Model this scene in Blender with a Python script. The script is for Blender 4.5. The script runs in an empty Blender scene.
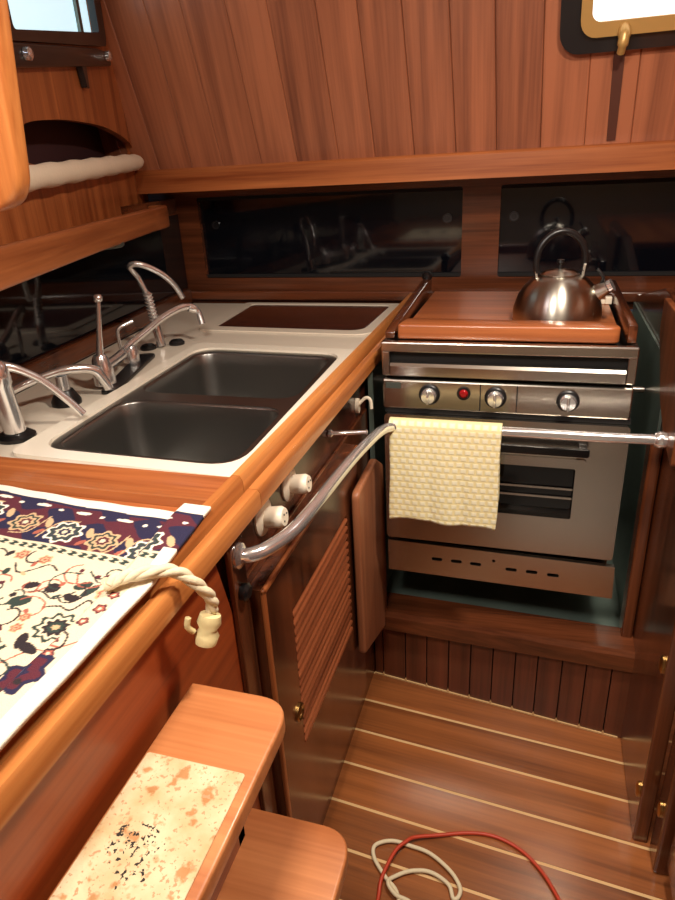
import bpy, bmesh, math, random
from mathutils import Vector, Matrix, Euler
random.seed(7)
PI = math.pi
S = bpy.context.scene
COL = S.collection

# ------------------------------------------------------------------ camera
cam_d = bpy.data.cameras.new('camera'); cam = bpy.data.objects.new('camera', cam_d); COL.objects.link(cam)
F = 650.0
vy = Vector((213, -300, F)).normalized()
vd = Vector((83, (83*213+F*F)/300, F)).normalized()
vx = vd.cross(vy)
Rm = Matrix((vx, vy, -vd))                      # world = Rm @ (image right, down, forward)
cam.matrix_world = (Rm @ Matrix(((1, 0, 0), (0, -1, 0), (0, 0, -1)))).to_4x4()
cam.location = (0, 0, 1.345)
cam_d.sensor_fit = 'HORIZONTAL'; cam_d.sensor_width = 36; cam_d.lens = F*36/675
cam_d.clip_start = 0.02
S.camera = cam

# ------------------------------------------------------------------ world, light, exposure
w = bpy.data.worlds.new('world'); S.world = w; w.use_nodes = True
w.node_tree.nodes['Background'].inputs[0].default_value = (0.55, 0.62, 0.8, 1)
w.node_tree.nodes['Background'].inputs[1].default_value = 0.05
def area(name, loc, target, size, power, col, sy=None, spread=180):
    l = bpy.data.lights.new(name, 'AREA'); l.energy = power; l.color = col; l.size = size
    if sy: l.shape = 'RECTANGLE'; l.size_y = sy
    l.spread = math.radians(spread)
    o = bpy.data.objects.new(name, l); COL.objects.link(o); o.location = loc
    o.rotation_euler = (Vector(target)-Vector(loc)).to_track_quat('-Z', 'Y').to_euler()
    return o
area('cabin_lamp', (0.22, 0.85, 1.93), (0.1, 0.95, 0), 0.12, 14, (1, 0.89, 0.75))
area('saloon_lamp', (-0.30, 0.12, 1.9), (-0.45, 0.9, 0.7), 0.22, 11.5, (1, 0.915, 0.81))
area('hatch_daylight', (-0.75, 0.35, 1.92), (-1.1, 1.5, 1.2), 0.25, 4.5, (0.66, 0.78, 1.0))
S.view_settings.view_transform = 'Standard'; S.view_settings.look = 'None'
S.view_settings.exposure = 0.35; S.view_settings.gamma = 1; S.view_settings.use_curve_mapping = False

# ------------------------------------------------------------------ materials
def srgb(r, g, b):
    f = lambda c: (c/255/12.92) if c/255 <= 0.04045 else ((c/255+0.055)/1.055)**2.4
    return (f(r), f(g), f(b), 1)
def new_mat(name):
    m = bpy.data.materials.new(name); m.use_nodes = True
    return m, m.node_tree.nodes, m.node_tree.links, m.node_tree.nodes['Principled BSDF']
def wood(name, light, dark, axis='X', rough=0.35, coat=0.3, grain=1.0, island=0.0, pre=None):
    m, N, L, B = new_mat(name)
    tc = N.new('ShaderNodeTexCoord'); oi = N.new('ShaderNodeObjectInfo'); geo = N.new('ShaderNodeNewGeometry')
    off = N.new('ShaderNodeVectorMath'); off.operation = 'ADD'
    mul = N.new('ShaderNodeMath'); mul.operation = 'MULTIPLY'; mul.inputs[1].default_value = 9
    add = N.new('ShaderNodeMath'); add.operation = 'ADD'
    isl = N.new('ShaderNodeMath'); isl.operation = 'MULTIPLY'; isl.inputs[1].default_value = 13 if island else 0
    L.new(geo.outputs['Random Per Island'], isl.inputs[0])
    L.new(oi.outputs['Random'], mul.inputs[0]); L.new(mul.outputs[0], add.inputs[0]); L.new(isl.outputs[0], add.inputs[1])
    vr = N.new('ShaderNodeVectorRotate'); vr.rotation_type = 'EULER_XYZ'; vr.inputs['Rotation'].default_value = pre or (0, 0, 0)
    L.new(tc.outputs['Object'], vr.inputs['Vector']); L.new(vr.outputs[0], off.inputs[0]); L.new(add.outputs[0], off.inputs[1])
    mp = N.new('ShaderNodeMapping'); L.new(off.outputs[0], mp.inputs[0])
    s = [26, 26, 26]; s['XYZ'.index(axis)] = 0.9
    mp.inputs['Scale'].default_value = s
    n1 = N.new('ShaderNodeTexNoise'); n1.inputs['Scale'].default_value = grain; n1.inputs['Detail'].default_value = 6
    n1.inputs['Distortion'].default_value = 0.25
    L.new(mp.outputs[0], n1.inputs['Vector'])
    mp2 = N.new('ShaderNodeMapping'); L.new(off.outputs[0], mp2.inputs[0])
    s2 = [160, 160, 160]; s2['XYZ'.index(axis)] = 5; mp2.inputs['Scale'].default_value = s2
    n2 = N.new('ShaderNodeTexNoise'); n2.inputs['Scale'].default_value = 1; n2.inputs['Detail'].default_value = 3
    L.new(mp2.outputs[0], n2.inputs['Vector'])
    mx = N.new('ShaderNodeMath'); mx.operation = 'MULTIPLY_ADD'; mx.inputs[1].default_value = 0.35
    L.new(n2.outputs[0], mx.inputs[0]); L.new(n1.outputs[0], mx.inputs[2])
    if island:
        i2 = N.new('ShaderNodeMath'); i2.operation = 'MULTIPLY_ADD'; i2.inputs[1].default_value = island
        L.new(geo.outputs['Random Per Island'], i2.inputs[0]); L.new(mx.outputs[0], i2.inputs[2]); last = i2
    else: last = mx
    cr = N.new('ShaderNodeValToRGB'); L.new(last.outputs[0], cr.inputs[0])
    cr.color_ramp.elements[0].position = 0.45; cr.color_ramp.elements[0].color = dark
    cr.color_ramp.elements[1].position = 0.95; cr.color_ramp.elements[1].color = light
    L.new(cr.outputs[0], B.inputs['Base Color'])
    B.inputs['Roughness'].default_value = rough; B.inputs['Coat Weight'].default_value = coat
    B.inputs['Coat Roughness'].default_value = 0.18
    bp = N.new('ShaderNodeBump'); bp.inputs['Strength'].default_value = 0.12; bp.inputs['Distance'].default_value = 0.002
    L.new(mx.outputs[0], bp.inputs['Height']); L.new(bp.outputs[0], B.inputs['Normal'])
    return m
def plain(name, col, rough=0.5, metal=0.0, coat=0.0, noise=0.0, nscale=30, bump=0.0, stretch=None):
    m, N, L, B = new_mat(name)
    B.inputs['Base Color'].default_value = col; B.inputs['Roughness'].default_value = rough
    B.inputs['Metallic'].default_value = metal; B.inputs['Coat Weight'].default_value = coat
    tc = N.new('ShaderNodeTexCoord'); mp = N.new('ShaderNodeMapping'); L.new(tc.outputs['Object'], mp.inputs[0])
    if stretch: mp.inputs['Scale'].default_value = stretch
    n = N.new('ShaderNodeTexNoise'); n.inputs['Scale'].default_value = nscale; n.inputs['Detail'].default_value = 4
    L.new(mp.outputs[0], n.inputs['Vector'])
    if noise:
        mix = N.new('ShaderNodeMix'); mix.data_type = 'RGBA'; mix.blend_type = 'MULTIPLY'; mix.inputs['Factor'].default_value = noise
        mix.inputs['A'].default_value = col; L.new(n.outputs[0], mix.inputs['B']); L.new(mix.outputs['Result'], B.inputs['Base Color'])
    if bump:
        bp = N.new('ShaderNodeBump'); bp.inputs['Strength'].default_value = bump; bp.inputs['Distance'].default_value = 0.002
        L.new(n.outputs[0], bp.inputs['Height']); L.new(bp.outputs[0], B.inputs['Normal'])
    return m
WL, WD = srgb(196, 118, 66), srgb(124, 58, 26)
M = {}
for ax in 'XYZ':  # three grain directions
    M['wood'+ax] = wood('varnished_teak_'+ax, WL, WD, ax, rough=0.32)
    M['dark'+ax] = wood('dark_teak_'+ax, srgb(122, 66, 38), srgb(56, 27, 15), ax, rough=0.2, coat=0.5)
    M['rail'+ax] = wood('rail_teak_'+ax, srgb(214, 140, 76), srgb(146, 78, 34), ax, rough=0.3, coat=0.4)
M['plank'] = wood('upper_wall_plank', srgb(178, 108, 74), srgb(106, 58, 40), 'Z', rough=0.4, coat=0.15, island=0.22, pre=(-0.302, 0, 0))
M['floor'] = wood('sole_plank', srgb(166, 98, 52), srgb(92, 48, 24), 'X', rough=0.3, coat=0.35, island=0.14, pre=(0, 0, 0.08))
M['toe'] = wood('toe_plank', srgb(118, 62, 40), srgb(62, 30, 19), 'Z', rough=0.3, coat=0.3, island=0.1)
M['louver'] = wood('louver_teak', srgb(178, 100, 62), srgb(104, 52, 30), 'Y', rough=0.28, coat=0.4)
M['step'] = wood('step_teak', srgb(216, 142, 88), srgb(166, 96, 52), 'X', rough=0.4, coat=0.2, grain=0.8)
M['board'] = wood('board_wood', srgb(176, 112, 76), srgb(126, 72, 44), 'Z', rough=0.45, coat=0.05)
M['cover'] = wood('stove_cover_wood', srgb(190, 112, 64), srgb(126, 64, 34), 'X', rough=0.3, coat=0.4)
M['panel'] = wood('panel_mahogany', srgb(178, 84, 38), srgb(122, 50, 22), 'Y', rough=0.38, coat=0.25)
M['lid'] = wood('dark_lid_wood', srgb(92, 44, 30), srgb(46, 20, 14), 'X', rough=0.22, coat=0.5)
M['caulk'] = plain('pale_caulk', srgb(222, 182, 128), 0.5)
M['steel'] = plain('brushed_steel', srgb(205, 198, 188), 0.26, 1.0, noise=0.12, nscale=6, bump=0.03, stretch=(2, 60, 60))
M['sink'] = plain('sink_steel', srgb(150, 148, 144), 0.34, 1.0, noise=0.1, nscale=5)
M['chrome'] = plain('chrome', srgb(242, 242, 242), 0.17, 0.88)
M['brass'] = plain('aged_brass', srgb(190, 150, 90), 0.3, 1.0)
M['black'] = plain('black_rubber', srgb(18, 17, 18), 0.35)
M['gap'] = plain('dark_void', srgb(14, 10, 9), 0.8)
M['acrylic'] = plain('black_acrylic', srgb(9, 11, 17), 0.07, 0, 0.4)
M['oven_glass'] = plain('oven_glass', srgb(12, 11, 11), 0.06)
M['white'] = plain('white_laminate', srgb(226, 214, 196), 0.3, coat=0.2, noise=0.06, nscale=8)
M['whiteplastic'] = plain('white_plastic', srgb(238, 224, 202), 0.35)
M['red'] = plain('red_lens', srgb(150, 18, 22), 0.2)
M['recess'] = plain('recess_liner', srgb(124, 140, 130), 0.3, 0.2, noise=0.6, nscale=9)
M['alu'] = plain('grey_green_metal', srgb(118, 128, 120), 0.35, 0.7, noise=0.3)
M['porthole'] = plain('porthole_black', srgb(26, 24, 26), 0.3, coat=0.3)
M['gold'] = plain('porthole_gold', srgb(196, 156, 92), 0.35, 0.35)
M['ceiling'] = plain('cream_headliner', srgb(214, 200, 178), 0.7)
M['roll'] = plain('white_towel_roll', srgb(232, 216, 192), 0.9, bump=0.4, nscale=120)
M['rope'] = plain('cream_cord', srgb(226, 210, 176), 0.85, bump=0.5, nscale=200)
M['redcord'] = plain('red_cord', srgb(190, 62, 34), 0.45)
M['glass'] = plain('glow_glass', (0.7, 0.85, 0.95, 1), 0.2)
def emis(name, col, st):
    m, N, L, B = new_mat(name); B.inputs['Base Color'].default_value = col
    B.inputs['Emission Color'].default_value = col; B.inputs['Emission Strength'].default_value = st
    B.inputs['Roughness'].default_value = 0.1
    return m
M['daypane'] = emis('daylit_pane', (0.62, 0.86, 0.95, 1), 0.75)
M['daypane2'] = emis('daylit_pane_white', (0.95, 0.97, 1, 1), 0.8)

# ------------------------------------------------------------------ mesh helpers
def box(bm, x0, x1, y0, y1, z0, z1, bev=0.0, seg=2):
    vs = [bm.verts.new((x, y, z)) for x in (x0, x1) for y in (y0, y1) for z in (z0, z1)]
    fs = []
    for q in ((0, 1, 3, 2), (4, 6, 7, 5), (0, 4, 5, 1), (2, 3, 7, 6), (0, 2, 6, 4), (1, 5, 7, 3)):
        fs.append(bm.faces.new([vs[i] for i in q]))
    if bev:
        es = list({e for f in fs for e in f.edges})
        bmesh.ops.bevel(bm, geom=es, offset=bev, segments=seg, affect='EDGES', profile=0.5)
    return vs
def prism(bm, poly, vec, bev=0.0, seg=2):
    """poly: list of 3-D points, extruded by vec"""
    vec = Vector(vec)
    a = [bm.verts.new(p) for p in poly]; b = [bm.verts.new(Vector(p)+vec) for p in poly]
    fs = [bm.faces.new(a[::-1]), bm.faces.new(b)]
    n = len(a)
    for i in range(n): fs.append(bm.faces.new([a[i], a[(i+1) % n], b[(i+1) % n], b[i]]))
    bmesh.ops.recalc_face_normals(bm, faces=fs)
    if bev:
        es = list({e for f in fs[:2] for e in f.edges})
        bmesh.ops.bevel(bm, geom=es, offset=bev, segments=seg, affect='EDGES', profile=0.5)
def smooth_path(pts, n=8, closed=False):
    P = [Vector(p) for p in pts]; out = []
    m = len(P); rng = range(m if closed else m-1)
    for i in rng:
        g = (lambda k: P[k % m]) if closed else (lambda k: P[max(0, min(m-1, k))])
        p0, p1, p2, p3 = g(i-1), g(i), g(i+1), g(i+2)
        for k in range(n):
            t = k/n
            out.append(0.5*((2*p1)+(p2-p0)*t+(2*p0-5*p1+4*p2-p3)*t*t+(3*p1-p0-3*p2+p3)*t**3))
    if not closed: out.append(P[-1])
    return out
def tube(bm, pts, r, seg=14, closed=False, sq=1.0):
    P = [Vector(p) for p in pts]; n = len(P); rings = []
    up = Vector((0, 0, 1)); prev = None
    for i, p in enumerate(P):
        t = (P[(i+1) % n if closed else min(i+1, n-1)]-P[(i-1) % n if closed else max(i-1, 0)]).normalized()
        if prev is None:
            s = t.cross(up)
            if s.length < 1e-3: s = t.cross(Vector((1, 0, 0)))
        else: s = prev-t*prev.dot(t)
        s.normalize(); prev = s; u = s.cross(t)
        rr = r[i] if isinstance(r, (list, tuple)) else r
        rings.append([bm.verts.new(p+s*math.cos(2*PI*k/seg)*rr+u*math.sin(2*PI*k/seg)*rr*sq) for k in range(seg)])
    for i in range(n if closed else n-1):
        a, b = rings[i], rings[(i+1) % n]
        for k in range(seg): bm.faces.new([a[k], a[(k+1) % seg], b[(k+1) % seg], b[k]])
    if not closed: bm.faces.new(rings[0][::-1]); bm.faces.new(rings[-1])
def lathe(bm, prof, c=(0, 0, 0), axis=(0, 0, 1), seg=32, sx=1, sy=1):
    c = Vector(c); q = Vector((0, 0, 1)).rotation_difference(Vector(axis).normalized()).to_matrix()
    rings = []
    for r, z in prof:
        if r < 1e-6: rings.append([bm.verts.new(c+q@Vector((0, 0, z)))]); continue
        rings.append([bm.verts.new(c+q@Vector((r*math.cos(2*PI*k/seg)*sx, r*math.sin(2*PI*k/seg)*sy, z))) for k in range(seg)])
    for a, b in zip(rings, rings[1:]):
        for k in range(seg):
            k2 = (k+1) % seg
            if len(a) == 1 and len(b) == 1: continue
            if len(a) == 1: bm.faces.new([a[0], b[k2], b[k]])
            elif len(b) == 1: bm.faces.new([a[k], a[k2], b[0]])
            else: bm.faces.new([a[k], a[k2], b[k2], b[k]])
    if len(rings[0]) > 1: bm.faces.new(rings[0][::-1])
    if len(rings[-1]) > 1: bm.faces.new(rings[-1])
def rrect(cx, cy, hx, hy, r, n=6):
    out = []
    for (sx, sy, a0) in ((1, 1, 0), (-1, 1, PI/2), (-1, -1, PI), (1, -1, 1.5*PI)):
        for k in range(n+1):
            a = a0+PI/2*k/n
            out.append((cx+sx*(hx-r)+r*math.cos(a), cy+sy*(hy-r)+r*math.sin(a)))
    return out
def rquad(q, r, n=6):
    """rounded corners for a polygon of 2-D points"""
    out = []; m = len(q)
    rs = r if isinstance(r, (list, tuple)) else [r]*m
    for i in range(m):
        p = Vector(q[i]); a = (Vector(q[i-1])-p); b = (Vector(q[(i+1) % m])-p)
        if rs[i] <= 0: out.append(tuple(p)); continue
        ang = a.angle(b); d = min(rs[i]/math.tan(ang/2), a.length*.49, b.length*.49)
        p0 = p+a.normalized()*d; p1 = p+b.normalized()*d
        for k in range(n+1):
            t = k/n; out.append(tuple((1-t)**2*p0+2*t*(1-t)*p+t*t*p1))
    return out
def plate(bm, outer, holes, f, thick):
    """flat plate with holes; f maps (u,v)->world, thick is a vector"""
    thick = Vector(thick); es = []; loops = []
    for lp in [outer]+holes:
        vs = [bm.verts.new(f(*p)) for p in lp]; loops.append(vs)
        for i in range(len(vs)): es.append(bm.edges.new((vs[i], vs[(i+1) % len(vs)])))
    g = bmesh.ops.triangle_fill(bm, use_beauty=True, use_dissolve=False, edges=es)
    top = [x for x in g['geom'] if isinstance(x, bmesh.types.BMFace)]
    r = bmesh.ops.extrude_face_region(bm, geom=top)
    nv = [x for x in r['geom'] if isinstance(x, bmesh.types.BMVert)]
    bmesh.ops.translate(bm, verts=nv, vec=thick)
    bmesh.ops.recalc_face_normals(bm, faces=bm.faces)
def obj(name, bm, mat, parent=None, smooth=False, origin=None):
    lo = Vector((1e9,)*3); hi = -lo
    for v in bm.verts:
        for i in range(3): lo[i] = min(lo[i], v.co[i]); hi[i] = max(hi[i], v.co[i])
    c = Vector(origin) if origin is not None else Vector(((lo.x+hi.x)/2, (lo.y+hi.y)/2, lo.z))
    for v in bm.verts: v.co -= c
    bmesh.ops.recalc_face_normals(bm, faces=bm.faces)
    me = bpy.data.meshes.new(name); bm.to_mesh(me); bm.free()
    mats = mat if isinstance(mat, (list, tuple)) else [mat]
    for m_ in mats: me.materials.append(m_)
    o = bpy.data.objects.new(name, me); COL.objects.link(o)
    if parent is not None:
        o.parent = parent; o.location = c-wloc(parent)
    else: o.location = c
    if smooth:
        for p in me.polygons: p.use_smooth = True
        me.set_sharp_from_angle(angle=math.radians(smooth if smooth > 1 else 35))
    return o
def wloc(o):
    l = Vector(o.location)
    while o.parent: o = o.parent; l += Vector(o.location)
    return l
def thing(name, label, cat, loc, group=None):
    o = bpy.data.objects.new(name, None); COL.objects.link(o); o.location = loc; o.empty_display_size = 0.02
    return tag(o, label, cat, group)
def tag(o, label, cat, group=None):
    o['label'] = label; o['category'] = cat
    if group: o['group'] = group
    return o
def struct(name, bm, mat, label=None, **k):
    o = obj(name, bm, mat, **k); o['kind'] = 'structure'
    return o
NB = bmesh.new

# ================================================================== THE SETTING
# floor: planks across, caulked seams between
bm = NB(); seam = NB()
sl = -0.08; tt = 0.104
for i in range(-22, 4):
    y0 = 1.289+0.005+tt*(i+1)-0.0; ya, yb = y0-tt+0.0028, y0-0.0028
    pts = []
    for X, Y in ((-0.40, ya), (1.1, ya), (1.1, yb), (-0.40, yb)):
        pts.append((X, Y+sl*(X+0.36), -0.03))
    if pts[2][1] > 1.6: continue
    prism(bm, pts, (0, 0, 0.03), bev=0.0012, seg=1)
struct('floor', bm, M['floor'], smooth=False)
bm = NB(); box(bm, -0.6, 1.1, 0.55, 1.6, -0.05, -0.0008); struct('trim_1', bm, M['caulk'])
bm = NB(); box(bm, -0.13, 1.04, -1.19, 0.60, 0.001, 0.012, bev=.004); struct('floor_bounce_sheet', bm, plain('grey_bounce', srgb(176, 170, 162), 0.95, noise=.3, nscale=200))  # unseen grey sheet, added so the stove steel reflects a neutral tone
# toe panel under the stove recess
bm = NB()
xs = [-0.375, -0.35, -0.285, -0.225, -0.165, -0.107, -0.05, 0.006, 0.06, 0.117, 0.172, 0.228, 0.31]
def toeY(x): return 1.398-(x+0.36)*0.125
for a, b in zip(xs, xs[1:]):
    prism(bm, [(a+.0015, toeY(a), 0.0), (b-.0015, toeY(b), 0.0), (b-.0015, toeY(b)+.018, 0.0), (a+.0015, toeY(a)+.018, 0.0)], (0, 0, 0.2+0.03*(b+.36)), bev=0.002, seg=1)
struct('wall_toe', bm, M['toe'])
bm = NB(); prism(bm, [(-0.375, toeY(-.375)+.012, 0.001), (0.31, toeY(.31)+.012, 0.001), (0.31, toeY(.31)+.03, 0.001), (-0.375, toeY(-.375)+.03, 0.001)], (0, 0, 0.19))
struct('trim_2', bm, M['gap'])
bm = NB()
prism(bm, [(-0.375, toeY(-.375)-.004, 0.0005), (0.262, toeY(.262)-.004, 0.0005), (0.262, toeY(.262)-.0005, 0.0005), (-0.375, toeY(-.375)-.0005, 0.0005)], (0, 0, 0.004))
for x in xs[1:-1]:
    y = toeY(x)-.001
    prism(bm, [(x-.004, y, 0.004), (x+.004, y, 0.004), (x, y, 0.014)], (0, -0.003, 0))
struct('baseboard_toe', bm, M['caulk'])
# sill of the stove recess
bm = NB()
prof = [(0.0, 0.0), (0.0, 0.042), (0.008, 0.055), (0.09, 0.055), (0.09, 0.0)]
a = [bm.verts.new((-0.375, 1.372+y, 0.186+z)) for y, z in prof]
b = [bm.verts.new((0.30, 1.305+y, 0.222+z)) for y, z in prof]
bm.faces.new(a); bm.faces.new(b[::-1])
for i in range(5): bm.faces.new([a[i], b[i], b[(i+1) % 5], a[(i+1) % 5]])
struct('trim_3', bm, M['darkX'])
# stove recess tray and liners
bm = NB(); box(bm, -0.362, 0.262, 1.40, 2.06, 0.20, 0.222)
struct('floor_recess', bm, M['recess'])
bm = NB(); box(bm, -0.362, 0.262, 2.06, 2.075, 0.20, 0.90); struct('wall_recess_back', bm, M['recess'])
bm = NB(); box(bm, -0.374, -0.362, 1.42, 2.06, 0.20, 0.90); struct('wall_recess_left', bm, M['recess'])
bm = NB(); box(bm, 0.262, 0.268, 1.43, 2.06, 0.20, 0.93); struct('wall_recess_right', bm, M['recess'])
# right partition beside the stove
bm = NB()
prism(bm, [(0.269, y, z) for y, z in rquad([(1.045, 0.001), (2.07, 0.001), (2.07, 0.95), (1.62, 1.05), (1.045, 1.05)], [0, 0, 0, .05, 0])], (0.03, 0, 0), bev=0.004)
struct('wall_right_partition', bm, M['darkZ'])
bm = NB(); box(bm, 0.300, 0.335, 0.98, 1.04, 0.001, 0.925, bev=0.006); struct('trim_4', bm, M['darkZ'])
bm = NB(); box(bm, 0.243, 0.268, 1.365, 1.42, 0.268, 0.78, bev=0.006); struct('trim_5', bm, M['darkZ'])
bm = NB(); prism(bm, [(0.2555, y, z) for y, z in rquad([(1.22, 0.79), (1.33, 0.812), (1.42, 0.855), (1.54, 0.975), (1.54, 1.045), (1.22, 1.045)], [.01, .03, .03, .03, .01, .01])], (0.013, 0, 0), bev=.003)
struct('trim_9', bm, wood('mid_teak', srgb(150, 86, 48), srgb(88, 44, 22), 'Z'))
# window wall at the back
FX0, FX1 = -1.45, 1.05
bm = NB()
plate(bm, [(FX0, 0.90), (FX1, 0.90), (FX1, 1.42), (FX0, 1.42)],
      [rrect(-0.683, 1.128, 0.442, 0.132, 0.008), rrect(0.31, 1.128, 0.44, 0.132, 0.008)], lambda u, v: (u, 2.10, v), (0, 0.03, 0))
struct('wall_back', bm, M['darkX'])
for k, cx in enumerate((-0.683, 0.31)):
    bm = NB(); box(bm, cx-0.46, cx+0.46, 2.118, 2.126, 0.985, 1.275)
    g = struct('window_%d' % (k+1), bm, M['acrylic'])
    bm = NB()
    for (x0, x1, z0, z1) in ((cx-.445, cx+.445, .997, 1.007), (cx-.445, cx+.445, 1.249, 1.259)):
        box(bm, x0, x1, 2.107, 2.1175, z0, z1)
    obj('window_track', bm, M['gap'], g)
    bm = NB(); lathe(bm, [(0.0, 0), (0.014, 0), (0.014, 0.006), (0.010, 0.006), (0.009, 0.003), (0, 0.003)], (cx-0.39 if k == 0 else cx-0.40, 2.1175, 1.17), (0, -1, 0), 20)
    obj('finger_pull', bm, M['porthole'], g, smooth=30)
    if k == 0:
        bm = NB(); lathe(bm, [(0.0, 0), (0.014, 0), (0.014, 0.006), (0.010, 0.006), (0.009, 0.003), (0, 0.003)], (cx+0.395, 2.1175, 1.17), (0, -1, 0), 20)
        obj('finger_pull', bm, M['porthole'], g, smooth=30)
# thin ledge at foot of window wall
bm = NB(); box(bm, FX0+.1, 0.95, 2.075, 2.099, 0.925, 0.955, bev=0.004); struct('trim_6', bm, M['darkX'])
# upper leaning wall of planks
LEAN = 0.312
def up(x, z, d=0.0): return Vector((x-0.033*(z-1.345), 1.97-LEAN*(z-1.345)+d, z))
bm = NB()
xs = [-1.40, -1.285, -1.168, -1.053, -0.949, -0.822, -0.709, -0.581, -0.474, -0.362, -0.247, -0.139, -0.026, 0.083, 0.194, 0.306, 0.42, 0.535, 0.65, 0.765, 0.88, 1.0]
for a, b in zip(xs, xs[1:]):
    prism(bm, [up(a+.0004, 1.30), up(b-.0004, 1.30), up(b-.0004, 1.98), up(a+.0004, 1.98)], (0, 0.02, 0.006), bev=0.0018, seg=1)
struct('wall_upper', bm, M['plank'])
bm = NB(); prism(bm, [up(-1.40, 1.29, .019), up(1.0, 1.29, .019), up(1.0, 1.98, .019), up(-1.40, 1.98, .019)], (0, 0.02, 0.006)); struct('wall_upper_backing', bm, M['gap'])
# beam under the planks
bm = NB()
prof = [(1.925, 1.285), (1.925, 1.345), (1.932, 1.352), (1.965, 1.352), (2.10, 1.345), (2.10, 1.285)]
prism(bm, [(-1.45, y, z) for y, z in prof], (2.4, 0, 0), bev=0.003)
struct('trim_7', bm, M['woodX'])
# left hull side behind the taps
def lw(y): return -1.005-0.095*y
bm = NB(); prism(bm, [(lw(-0.3), -0.3, 0.90), (lw(2.12), 2.12, 0.90), (lw(2.12)-.05, 2.12, 0.90), (lw(-.3)-.05, -0.3, 0.90)], (0, 0, 0.36)); struct('wall_left', bm, M['darkY'])
bm = NB(); prism(bm, [(lw(-.3)+.006, -0.3, 0.966), (lw(2.09)+.006, 2.09, 0.966), (lw(2.09)+.001, 2.09, 0.966), (lw(-.3)+.001, -0.3, 0.966)], (0, 0, 0.245)); struct('wall_left_panel', bm, M['acrylic'])
bm = NB(); prism(bm, [(lw(-.3)+.026, -0.3, 0.917), (lw(2.07)+.026, 2.07, 0.917), (lw(2.07)+.001, 2.07, 0.917), (lw(-.3)+.001, -0.3, 0.917)], (0, 0, 0.047), bev=.004); struct('trim_8', bm, M['darkY'])
# upper left wall, closer in, with a porthole and a locker opening
WN = Vector((1, 0.318, 0)).normalized(); WT = Vector((0.318, -1, 0)).normalized()
W0 = Vector((-1.25, 1.98, 0))
def ul(s, z, d=0.0): return W0+WT*s+WN*d+Vector((0, 0, z))
bm = NB()
recess_hole = smooth_path([(0.83, 1.375, 0), (0.83, 1.44, 0), (0.66, 1.462, 0), (0.455, 1.468, 0), (0.25, 1.462, 0), (0.06, 1.432, 0), (0.045, 1.395, 0), (0.25, 1.387, 0), (0.55, 1.375, 0)], 5, True)
ph3 = rquad([(0.83, 1.585), (0.225, 1.672), (0.225, 1.84), (0.83, 1.84)], 0.02)
plate(bm, [(-0.06, 1.20), (1.9, 1.20), (1.9, 1.98), (-0.06, 1.98)], [[(p.x, p.y) for p in recess_hole], ph3], lambda u, v: ul(u, v), WN*-0.02)
struct('wall_left_upper', bm, M['woodZ'])
bm = NB()
q = [(-0.02, 1.33), (0.9, 1.33), (0.9, 1.50), (-0.02, 1.50)]
prism(bm, [ul(u, v, -0.11) for u, v in q], WN*0.01)
prism(bm, [ul(-0.02, 1.49, -0.1), ul(0.9, 1.49, -0.1), ul(0.9, 1.49, -0.021), ul(-0.02, 1.49, -0.021)], (0, 0, 0.01))
prism(bm, [ul(-0.02, 1.33, -0.1), ul(0.9, 1.33, -0.1), ul(0.9, 1.33, -0.021), ul(-0.02, 1.33, -0.021)], (0, 0, 0.01))
struct('wall_locker_lining', bm, plain('plum_lining', srgb(70, 40, 44), 0.7))
# porthole on the upper left wall
bm = NB()
plate(bm, rquad([(0.87, 1.580), (0.195, 1.664), (0.185, 1.875), (0.87, 1.875)], .03), [rquad([(0.81, 1.606), (0.249, 1.688), (0.249, 1.82), (0.81, 1.82)], .012)], lambda u, v: ul(u, v, 0.001), WN*0.018)
p3 = struct('window_3', bm, M['porthole'], smooth=35)
bm = NB(); prism(bm, [ul(u, v, -0.012) for u, v in rquad([(0.825, 1.592), (0.235, 1.678), (0.235, 1.835), (0.825, 1.835)], .02)], WN*0.006); obj('window_glass', bm, M['daypane'], p3)
bm = NB(); box(bm, 0, 0.001, 0, 0.001, 0, 0.001); bm.clear()
prism(bm, [ul(0.33, 1.672, -0.004), ul(0.352, 1.669, -0.004), ul(0.352, 1.83, -0.004), ul(0.33, 1.83, -0.004)], WN*0.008); obj('window_divider', bm, M['alu'], p3)
# ceiling, far walls around the viewer
bm = NB(); box(bm, -1.4, 1.1, -1.25, 2.1, 1.97, 2.0); struct('ceiling', bm, M['ceiling'])
bm = NB(); box(bm, -1.4, 1.1, -1.25, -1.2, 0, 1.97); struct('wall_front', bm, M['ceiling'])
bm = NB(); box(bm, 1.05, 1.1, -1.2, 2.1, 0, 1.97); struct('wall_right', bm, M['woodZ'])

bm = NB(); box(bm, 0.22, 1.04, -1.19, -0.30, 0.013, 0.46, bev=.02); struct('bounce_block', bm, plain('cream_bounce', srgb(232, 224, 208), .6))  # made-up cream block behind the camera, added to brighten reflections in the steel
# porthole on the upper leaning wall
def upn(x, z, d): return up(x, z)+Vector((0, -1, -LEAN)).normalized()*d
nrm = Vector((0, -1, -LEAN)).normalized()
def R4(cx, cz, hx, hz, r): return rrect(cx, cz, hx, hz, r)
bm = NB(); plate(bm, R4(0.255, 1.668, 0.245, 0.113, 0.045), [R4(0.255, 1.672, 0.185, 0.066, 0.02)], lambda u, v: upn(u, v, 0.0005), nrm*0.022)
p4 = struct('window_4', bm, M['porthole'], smooth=35)
bm = NB(); plate(bm, R4(0.255, 1.675, 0.20, 0.088, 0.035), [R4(0.255, 1.682, 0.176, 0.066, 0.02)], lambda u, v: upn(u, v, 0.0226), nrm*0.014)
obj('window_frame', bm, M['gold'], p4, smooth=35)
bm = NB(); prism(bm, [upn(u, v, 0.024) for u, v in R4(0.255, 1.682, 0.182, 0.070, 0.02)], nrm*0.004); obj('window_glass', bm, M['daypane2'], p4)
bm = NB()
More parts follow.
